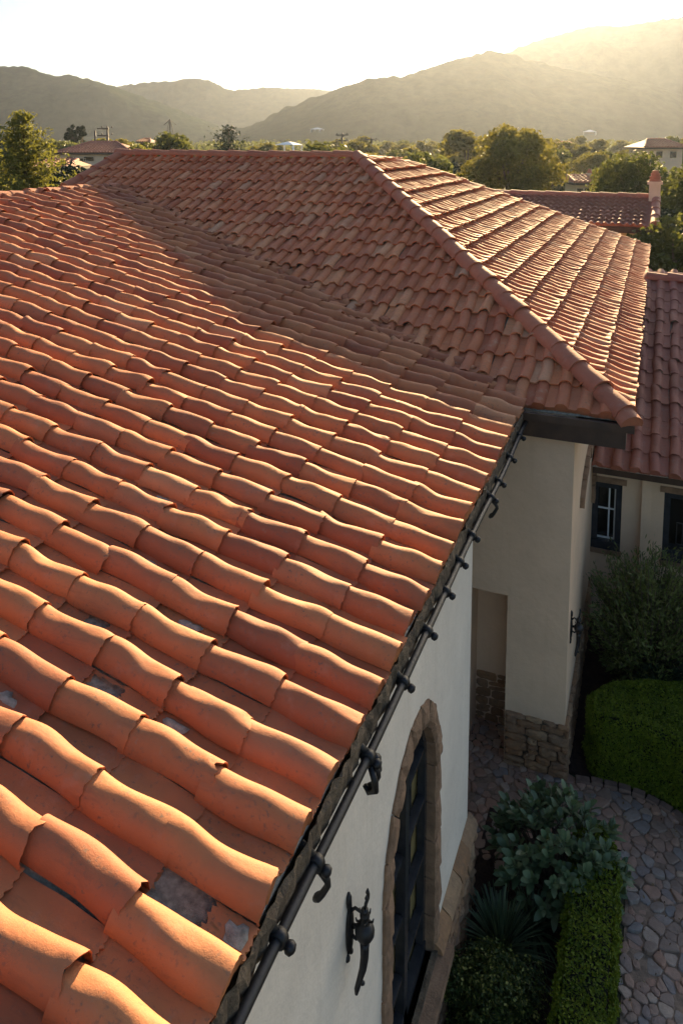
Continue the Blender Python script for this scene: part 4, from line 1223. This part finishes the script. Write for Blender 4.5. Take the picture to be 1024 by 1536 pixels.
# ------------------------------------------------------------------ neighbouring houses
def hiproof_house(name, label, px0, px1, y_eave, y_ridge, D, zwall_bottom=0, ridge_in=.3, dep=8, wallm='pale_stucco', tilem='tile_dull', over=.5, wins=(), chim=None, low=True, rot=None, tp=.36):
    """a house seen square on: eave from photo column px0 to px1 at distance D"""
    a = at_dist(px0, y_eave, D); b = at_dist(px1, y_eave, D); zr = at_dist(px0, y_ridge, D + dep * .5)[2]
    if rot is not None: a = at_y(px0, y_eave, b[1]); a[2] = b[2]
    W = float(np.linalg.norm((b - a)[:2])); c = (a + b) / 2; ze = a[2]
    root = empty(name, (c[0], c[1], 0), label, 'house')
    root.rotation_euler = (0, 0, PSI if rot is None else rot)
    hw = W / 2
    mb = MB()
    s = V3(0, math.cos(math.atan2(zr - ze, dep / 2)), math.sin(math.atan2(zr - ze, dep / 2)))
    sl = math.hypot(dep / 2, zr - ze)
    ri = ridge_in * W
    k = max(.2, W / 42)
    tile_field(mb, V3(-hw, 0, ze), V3(1, 0, 0), s, (0, int(W / tp)), (0, int(sl / (tp * 1.67)) + 1), tp, sl / (int(sl / (tp * 1.67)) + 1), tp * .28, tp * .33, 9, 3, .8, seed=int(px0), tilt=.05,
               keep=lambda p: abs(p[0]) < hw - (p[1] / (dep / 2)) * ri + .05)
    pts = [(-hw, 0, ze), (hw, 0, ze), (hw - ri, dep / 2, zr), (-hw + ri, dep / 2, zr), (-hw, dep, ze), (hw, dep, ze)]
    mb.add(pts, [(0, 1, 2, 3), (5, 4, 3, 2), (1, 5, 2, 2), (4, 0, 3, 3)], 0, .45)
    rf = mb.build('roof', M[tilem], root, False, True, local=True)
    mb = MB()
    caps(mb, V3(-hw + ri, dep / 2, zr + .03), V3(hw - ri, dep / 2, zr + .03), .14, .6, 5, jit=.5)
    for sx in (-1, 1): caps(mb, V3(sx * hw, 0, ze + .05), V3(sx * (hw - ri), dep / 2, zr + .03), .14, .6, 6, jit=.5)
    mb.build('ridge_cap', M[tilem], rf, True, True, local=True)
    mb = MB(); mb.box((-hw + .02, .02, ze - .22), (hw - .02, dep - .02, ze - .03)); mb.build('fascia', M['dark_wood'], root, local=True)
    mb = MB(); mb.box((-hw + over, over, zwall_bottom), (hw - over, dep - over, ze - .221)); mb.build('wall', M[wallm], root, local=True)
    for (fx, w, z0, z1) in wins:
        x = -hw + fx * W
        mb = MB(); mb.box((x, over - .03, ze - z1), (x + w, over - .004, ze - z0)); wo = mb.build('window', M['far_glass'], root, local=True)
        mb = MB(); t = .07
        mb.box((x - t, over - .06, ze - z1 - t), (x + w + t, over - .031, ze - z1)); mb.box((x - t, over - .06, ze - z0), (x + w + t, over - .031, ze - z0 + t))
        mb.box((x - t, over - .061, ze - z1), (x, over - .031, ze - z0)); mb.box((x + w, over - .061, ze - z1), (x + w + t, over - .031, ze - z0))
        mb.build('frame', M['pale_stucco'], wo, local=True)
    if chim:
        x, y, z0, z1, w = chim
        mb = MB(); mb.box((x - w / 2, y, z0), (x + w / 2, y + w, z1)); mb.box((x - w / 2 - .06, y - .06, z1 + .001), (x + w / 2 + .06, y + w + .06, z1 + .1))
        ch = mb.build('chimney', M['pale_stucco'], root, local=True)
        mb = MB(); mb.lathe(V3(x, y + w / 2, z1 + .1), (0, 0, 1), [(0, w * .58), (.05, w * .56), (.06, w * .42), (.10, w * .5), (.16, w * .52), (.19, w * .36), (.22, w * .43), (.27, w * .41), (.30, w * .27), (.33, w * .32), (.36, w * .25), (.38, w * .05)], 14)
        mb.build('chimney_pot', M['cap'], ch, True, True, local=True)
    return root
hiproof_house('far_house', 'pale villa with wide hipped tile roof beyond the ridge at the upper left', 82, 198, 229, 213, 92, 0, .33, 9, wins=((.14, 1.0, .5, 2.1), (.28, .9, .7, 1.6), (.36, 1.2, .5, 1.0), (.62, 2.6, .5, 2.6), (.9, .9, .6, 2.0)))
hiproof_house('far_house', 'low house with plain brown wall and tile roof behind the feathery conifer', 40, 98, 252, 240, 55, 0, .04, 6, wallm='brick_edge')
hiproof_house('far_house', 'small yellow house with chimney between the big tree and the right trees', 862, 906, 274, 264, 62, 0, .05, 5, 'yellow_stucco', wins=((.12, .5, .5, 1.0), (.4, .5, .4, .95), (.62, .6, .5, 1.2)), chim=(.7, 2.2, 3.6, 4.35, .36))
hiproof_house('far_house', 'far villa with hipped red roof above the trees at the upper right', 966, 1032, 221, 209, 95, 0, .3, 7, wins=((.3, .8, .5, 1.3), (.62, .8, .5, 1.3)))
hiproof_house('far_house', 'tiny orange roofed house left of the round dark tree', 205, 226, 212.5, 208, 130, 0, .3, 5, 'brick_edge', 'cap')
hiproof_house('far_house', 'hazy pinkish house half hidden behind the big sunlit tree', 836, 860, 216, 213, 130, 0, .1, 5, 'brick_edge', wins=((.2, .5, .5, 1.2), (.6, .5, .5, 1.2)))
# house with the tall chimney
a = at_dist(765, 291, 27); b = at_dist(975, 291, 27)
ch = hiproof_house('tile_roofed_house', 'yellow walled house with mottled tile roof and tall white chimney behind the villa', 690, 981, 341, 297, 23.5, 0, .0, 5.2, 'yellow_stucco', 'tile_dull', .55, rot=0, tp=.21, chim=(2.98, 2.3, 0, 5.72, .36))

# ------------------------------------------------------------------ trees beyond the roofs
def put(root, px, py_top, D, label, cat='tree', group=None, top=None):
    """move a tree (built at the origin) so that its top is seen at the given pixel; the foot stays on the ground"""
    p = at_dist(px, py_top, D)
    h = top
    root.location = (p[0], p[1], p[2] - h)
    return tag(root, label, cat, group)
def ground_tree(root, px, py_top, D, h, label, cat='tree', group=None):
    p = at_dist(px, py_top, D)
    s = p[2] / h
    root.location = (p[0], p[1], 0); root.scale = (s, s, s)
    return tag(root, label, cat, group)
ground_tree(conifer('conifer', 201, 8.4, 3.0, M['leaf_conifer'], 36, 12, .22, .75, 52), 34, 166, 33, 8.4, 'feathery yellow green conifer rising at the left edge above the tiles')
t = tree('big_tree', 202, 8.0, 3.4, 17000, .24, M['leaf_warm'], .2, 'round', 60)
ground_tree(t, 772, 190, 44, 8.05, 'big sunlit leafy tree behind the rear roof, tallest right of the hip')
ground_tree(tree('tree', 203, 5.5, 2.3, 6000, .26, M['leaf_green'], .25, 'round', 26), 258, 196, 75, 5.5, 'round dark green tree next to the tiny orange roofed house')
ground_tree(tree('tree', 204, 5, 1.6, 3600, .22, M['leaf_yellow'], .2, 'round', 18), 212, 217, 62, 5, 'small yellow green tree just right of the pale villa')
ground_tree(tree('dark_shrub', 205, 4.6, 2.2, 12000, .15, M['leaf_dark'], .1, 'round', 30), 118, 243, 40, 4.7, 'dark rounded shrub in front of the pale villa', 'shrub')
ground_tree(tree('cypress', 206, 8, 1.15, 4000, .25, M['leaf_dark'], .1, 'column', 22), 108, 183, 135, 8, 'left one of two tall dark hazy trees behind the pale villa roof')
ground_tree(tree('cypress', 207, 8, 1.15, 4000, .25, M['leaf_dark'], .1, 'column', 22), 121, 183, 137, 8, 'right one of two tall dark hazy trees behind the pale villa roof')
ground_tree(conifer('pine', 208, 7.3, 3.2, M['leaf_dark'], 24, 12, .22, 1.0, 26), 343, 190, 66, 7.3, 'dark spiky pine with upswept branches above the left ridge')
ground_tree(tree('tree', 209, 6.2, 3.0, 12000, .2, M['leaf_green'], .2, 'round', 44), 962, 234, 36, 6.2, 'large rounded tree behind the tall white chimney')
ground_tree(tree('tree', 210, 6.4, 2.6, 9000, .2, M['leaf_green'], .2, 'round', 36), 1035, 243, 31, 6.4, 'leafy tree cut by the right edge beside the chimney')
ground_tree(tree('tree', 211, 4.4, 1.9, 8000, .16, M['leaf_dark'], .12, 'round', 34), 985, 318, 26, 4.4, 'dark green tree right of the tile roofed house below the chimney')
ground_tree(tree('tree', 212, 4.0, 1.8, 8000, .15, M['leaf_green'], .12, 'round', 34), 1018, 330, 23, 4.0, 'lighter green tree at the right edge above the side house ridge')
ground_tree(tree('tree', 213, 6.0, 2.4, 6000, .25, M['leaf_warm'], .2, 'round', 30), 930, 244, 52, 6.0, 'sunlit tree between the small yellow house and the chimney')
ground_tree(tree('tree', 214, 5.5, 2.6, 6000, .26, M['leaf_warm'], .2, 'round', 30), 890, 229, 85, 5.5, 'hazy golden tree behind the small yellow house')
# belt of hazy trees at the hill foot: copies of three kinds
protos = [tree('belt_tree', 220 + i, 6, 2.6, 2600, .38, M[m_], .15, 'round', 22) for i, m_ in enumerate(('leaf_warm', 'leaf_green', 'leaf_dark'))]
gb = np.random.default_rng(9)
LB = 'hazy leafy tree in the belt between the roofs and the hills'
belt = []
for i in range(100):
    D = gb.uniform(60, 230)
    px = gb.uniform(-60, 1110)
    belt.append((px, D))
belt += [(px, D) for px, D in ((390, 62), (425, 66), (470, 70), (505, 64), (540, 60), (565, 66), (590, 58), (618, 62), (640, 52), (662, 58), (610, 75), (678, 62), (700, 80), (450, 90), (520, 95), (560, 100), (300, 90), (320, 100), (180, 110), (60, 80), (80, 100), (900, 90), (930, 110), (830, 85), (990, 70))]
for i, (px, D) in enumerate(belt):
    p = at_dist(px, 215, D)
    hh = HC - .2 + gb.normal(-.6, .9) - (0 if D > 100 else .3)
    if px < 380 and D < 110: hh -= 1.2
    if (40 < px < 240 and D < 100) or (px > 935 and D < 105) or (850 < px < 915 and D < 75): continue
    s = max(3.2, hh) / 6 
    k = int(gb.choice(3, p=[.5, .35, .15]))
    if i < 3: k = i
    r_ = protos[k] if i < 3 else dup(protos[k], (0, 0, 0))
    r_.location = (p[0], p[1], 0); r_.rotation_euler = (0, 0, gb.uniform(0, 6.28)); w = s * gb.uniform(.85, 1.35)
    r_.scale = (w, w, s)
    tag(r_, LB, 'tree', 'trees in the belt below the hills')
# distant wood covering the valley floor beyond the belt
mb = MB(); gb = np.random.default_rng(10)
blobs = []
for i in range(1500):
    D = gb.uniform(230, 560); px = gb.uniform(-250, 1300)
    p = at_dist(px, 212, D)
    for k in range(2):
        r = gb.uniform(2, 4.2); blobs.append((p[0] + gb.normal(0, 3), p[1] + gb.normal(0, 3), gb.uniform(1, 4.2), r))
P, d = crown_points(gb, blobs, 70000)
leaves(mb, P, d, 1.5, 1.4, gb, spread=.7)
tag(mb.build('woodland', M['leaf_green'], None, False, True), 'hazy far off woodland on the valley floor below the hills', 'woodland', kind='stuff')

# ------------------------------------------------------------------ poles, mast, pavilions
def pole(name, px, py_top, D, label, arms=1, h_pole=False):
    p = at_dist(px, py_top, D); root = empty(name, (p[0], p[1], 0), label, 'pole'); root.rotation_euler = (0, 0, PSI)
    z = p[2]; r = .075 * D / 60
    mb = MB(); mb.tube([V3(0, 0, 0), V3(0, 0, z)], [r * 1.3, r], 8)
    if h_pole: mb.tube([V3(-1.6 * D / 100, 0, z - 3.2), V3(-1.6 * D / 100, 0, z - .6)], [r, r], 8)
    mb.build('mast', M['steel'], root, True, local=True)
    mb = MB()
    for k in range(arms):
        w = .85 * D / 100
        mb.box((-w * (1.5 if h_pole else 1), -r, z - .35 - .9 * k - r * .6), (w * (.2 if h_pole else 1), r, z - .35 - .9 * k + r * .6))
        for q in (-.8, 0, .7):
            mb.lathe(V3(w * q, 0, z - .35 - .9 * k + r), (0, 0, 1), [(0, r * .5), (.1, r * .7), (.2, r * .4)], 6)
    mb.build('crossarm', M['steel'], root, True, local=True)
    return root
pole('utility_pole', 161, 189, 100, 'dark double utility pole standing right of the two tall dark trees', 2, True)
pole('utility_pole', 513, 199, 120, 'utility pole left of the apex ridge in front of the hill', 2)
pole('utility_pole', 557, 206, 115, 'thin single utility pole right of the roof apex before the hill', 1)
p = at_dist(255, 178, 230); root = empty('lattice_tower', (p[0], p[1], 0), 'slender lattice tower rising above the round dark tree', 'tower')
mb = MB(); z = p[2]
for sx, sy in ((-1, -1), (1, -1), (1, 1), (-1, 1)): mb.tube([V3(sx * 1.3, sy * 1.3, 0), V3(sx * .5, sy * .5, z * .8), V3(0, 0, z)], .12, 5)
for k in range(10):
    a = 1.3 - .085 * k; z0 = z * .08 * k; z1 = z * .08 * (k + 1)
    mb.tube([V3(-a, -a, z0), V3(a, -a, z1)], .07, 4); mb.tube([V3(a, a, z0), V3(-a, a, z1)], .07, 4)
mb.build('frame', M['steel'], root, local=True)
mb = MB(); mb.tube([V3(-2.2, 0, z * .86), V3(0, 0, z * .98), V3(2.2, 0, z * .86)], .1, 5); mb.build('crossarm', M['steel'], root, local=True)
def pavilion(px, py, D, w, label, zb=None):
    p = at_dist(px, py, D); root = empty('white_pavilion', (p[0], p[1], 0), label, 'pavilion')
    z = p[2] if zb is None else 2.2 + w * .16; mb = MB(); h = w / 2
    if zb is not None: root.location = zb
    mb.add([(-h, -h, z - w * .16), (h, -h, z - w * .16), (h, h, z - w * .16), (-h, h, z - w * .16), (-h * .35, -h * .35, z - w * .05), (h * .35, -h * .35, z - w * .05), (h * .35, h * .35, z - w * .05), (-h * .35, h * .35, z - w * .05), (0, 0, z)],
           [(0,1,5,4),(1,2,6,5),(2,3,7,6),(3,0,4,7),(4,5,8,8),(5,6,8,8),(6,7,8,8),(7,4,8,8),(3,2,1,0)])
    mb.build('roof', M['white_paint'], root, local=True)
    for sx in (-1, 1):
        for sy in (-1, 1):
            mb = MB(); mb.box((sx * h * .9 - .15, sy * h * .9 - .15, 0), (sx * h * .9 + .15, sy * h * .9 + .15, z - w * .161)); mb.build('post', M['white_paint'], root, local=True)
    return root
pavilion(433, 212, 165, 4.6, 'white tent roofed pavilion among the trees at the hill foot')
pavilion(688, 214, 150, 4.0, 'pale roofed shed in the haze between hip and big tree')

# ------------------------------------------------------------------ hills
def hill(name, ridge, D, W, seed, amp=.14, rough=1.0, cols=340, rows=46):
    xs = np.array([p[0] for p in ridge]); ys = np.array([p[1] for p in ridge])
    px = np.linspace(xs[0], xs[-1], cols); yy = np.interp(px, xs, ys)
    # soften the polyline
    ker = np.hanning(9); ker /= ker.sum(); yy = np.convolve(np.pad(yy, 4, 'edge'), ker, 'valid')
    mb = MB(); P = np.zeros((cols, rows, 3)); g = np.random.default_rng(seed)
    ts = np.concatenate([np.linspace(-1, 0, int(rows * .68)), np.linspace(0, .8, rows - int(rows * .68) + 1)[1:]])
    for i in range(cols):
        top = at_dist(px[i], yy[i], D); H = max(0, top[2])
        for j, t in enumerate(ts):
            r = ray(px[i], 210); hd = r[:2] / np.linalg.norm(r[:2]); base = top[:2] + hd * (t * W)
            rav = mnoise.fractal(Vector((base[0] / 130 + seed, base[1] / 130, seed * .37)), 1.0, 2.1, 5)
            fine = mnoise.noise(Vector((base[0] / 7, base[1] / 7, seed)))
            s = 1 - abs(t) ** 1.25
            sh = s + amp * rav * min(1, abs(t) * 4) * (1 - abs(t)) * 2
            P[i, j] = (base[0], base[1], max(-3, H * sh + rough * fine * 2.2 * (1 if H > 6 else .2) - 2.5 * abs(t)))
    ix = np.arange(cols * rows).reshape(cols, rows)
    mb.add(P.reshape(-1, 3), np.stack([ix[:-1, :-1], ix[1:, :-1], ix[1:, 1:], ix[:-1, 1:]], -1).reshape(-1, 4))
    return tag(mb.build(name, M['hill'], None, True), kind='structure')
hill('sunlit_hill', [(300, 212), (350, 196), (385, 185), (420, 165), (470, 147), (510, 134), (560, 121), (605, 117), (640, 103), (690, 88), (722, 80), (742, 76), (765, 81), (800, 92), (860, 106), (920, 117), (975, 127), (1024, 142), (1120, 165), (1250, 205)], 620, 165, 3)
hill('right_hill', [(640, 150), (700, 105), (765, 76), (800, 62), (850, 48), (880, 40), (905, 38), (940, 38), (985, 31), (1024, 25), (1100, 20), (1250, 60)], 830, 210, 5, cols=240)
hill('left_hill', [(-260, 130), (-120, 104), (-20, 98), (40, 100), (60, 108), (80, 114), (105, 112), (135, 119), (165, 128), (205, 142), (250, 158), (300, 178), (360, 200), (420, 212)], 900, 190, 7, cols=240)
hill('flat_topped_hill', [(60, 190), (130, 145), (180, 129), (230, 123), (270, 122), (314, 121), (328, 128), (345, 136), (372, 134), (400, 131), (440, 133), (480, 134), (510, 141), (560, 150), (640, 185)], 1180, 180, 9, cols=240)

from mathutils.bvhtree import BVHTree
def on_hill(o, px, py):
    t = BVHTree.FromPolygons([v.co for v in o.data.vertices], [tuple(p.vertices) for p in o.data.polygons])
    hit = t.ray_cast(Vector(CAM), Vector(ray(px, py)).normalized())[0]
    return hit
for px, py, w_, lb in ((476, 199, 7, 'small white building on the left slope of the sunlit hill'), (884, 203, 8, 'pale roofed building on the right foot of the sunlit hill')):
    hit = on_hill(bpy.data.objects['sunlit_hill'], px, py)
    if hit: pavilion(px, py, (hit - Vector(CAM)).length, w_, lb, hit)

# ------------------------------------------------------------------ haze
mb = MB(); mb.box((-1500, -300, -4), (1500, 2100, 185))
m = bpy.data.materials.new('haze_air'); m.use_nodes = True; nt = m.node_tree
for n_ in list(nt.nodes): nt.nodes.remove(n_)
out = N(nt, 'ShaderNodeOutputMaterial'); pv_ = N(nt, 'ShaderNodeVolumePrincipled')
pv_.inputs['Color'].default_value = (.70, .80, 1, 1); pv_.inputs['Density'].default_value = .00011; pv_.inputs['Anisotropy'].default_value = .7
nt.links.new(pv_.outputs[0], out.inputs['Volume'])
tag(mb.build('haze', m), 'thin golden evening haze filling the valley', 'haze', kind='stuff')

# ------------------------------------------------------------------ light, sky, camera
SUN_EL = math.radians(16.5)
SUN_AZ = math.radians(8.0)                 # towards -X of the +Y axis
sd = Vector((-math.sin(SUN_AZ) * math.cos(SUN_EL), math.cos(SUN_AZ) * math.cos(SUN_EL), math.sin(SUN_EL)))
L = bpy.data.lights.new('sun', 'SUN'); L.energy = 5.0; L.angle = math.radians(.6); L.color = (1, .71, .36)
lo = bpy.data.objects.new('sun', L); C.objects.link(lo); lo.rotation_euler = (-sd).to_track_quat('-Z', 'Y').to_euler(); lo.location = (0, 0, 50)
w = bpy.data.worlds.new('World'); scene.world = w; w.use_nodes = True
nt = w.node_tree; bg = nt.nodes['Background']
sky = N(nt, 'ShaderNodeTexSky', sky_type='NISHITA'); sky.sun_disc = False
sky.sun_elevation = SUN_EL; sky.sun_rotation = SUN_AZ
sky.air_density = 1.0; sky.dust_density = 1.8; sky.ozone_density = 2.0
nt.links.new(sky.outputs[0], bg.inputs[0]); bg.inputs[1].default_value = .058

cam = bpy.data.cameras.new('camera'); co = bpy.data.objects.new('camera', cam); C.objects.link(co)
co.location = CAM; co.rotation_euler = (math.pi / 2 - TH, 0, PSI)
cam.sensor_width = 36; cam.sensor_fit = 'AUTO'; cam.lens = FPX / 1536 * 36
cam.shift_y = -(768 - CY) / 1536
cam.clip_start = .05; cam.clip_end = 12000
scene.camera = co
scene.view_settings.view_transform = 'Standard'; scene.view_settings.look = 'None'
scene.view_settings.exposure = 1.85; scene.view_settings.gamma = 1
scene.cycles.volume_bounces = 1; scene.cycles.max_bounces = 8
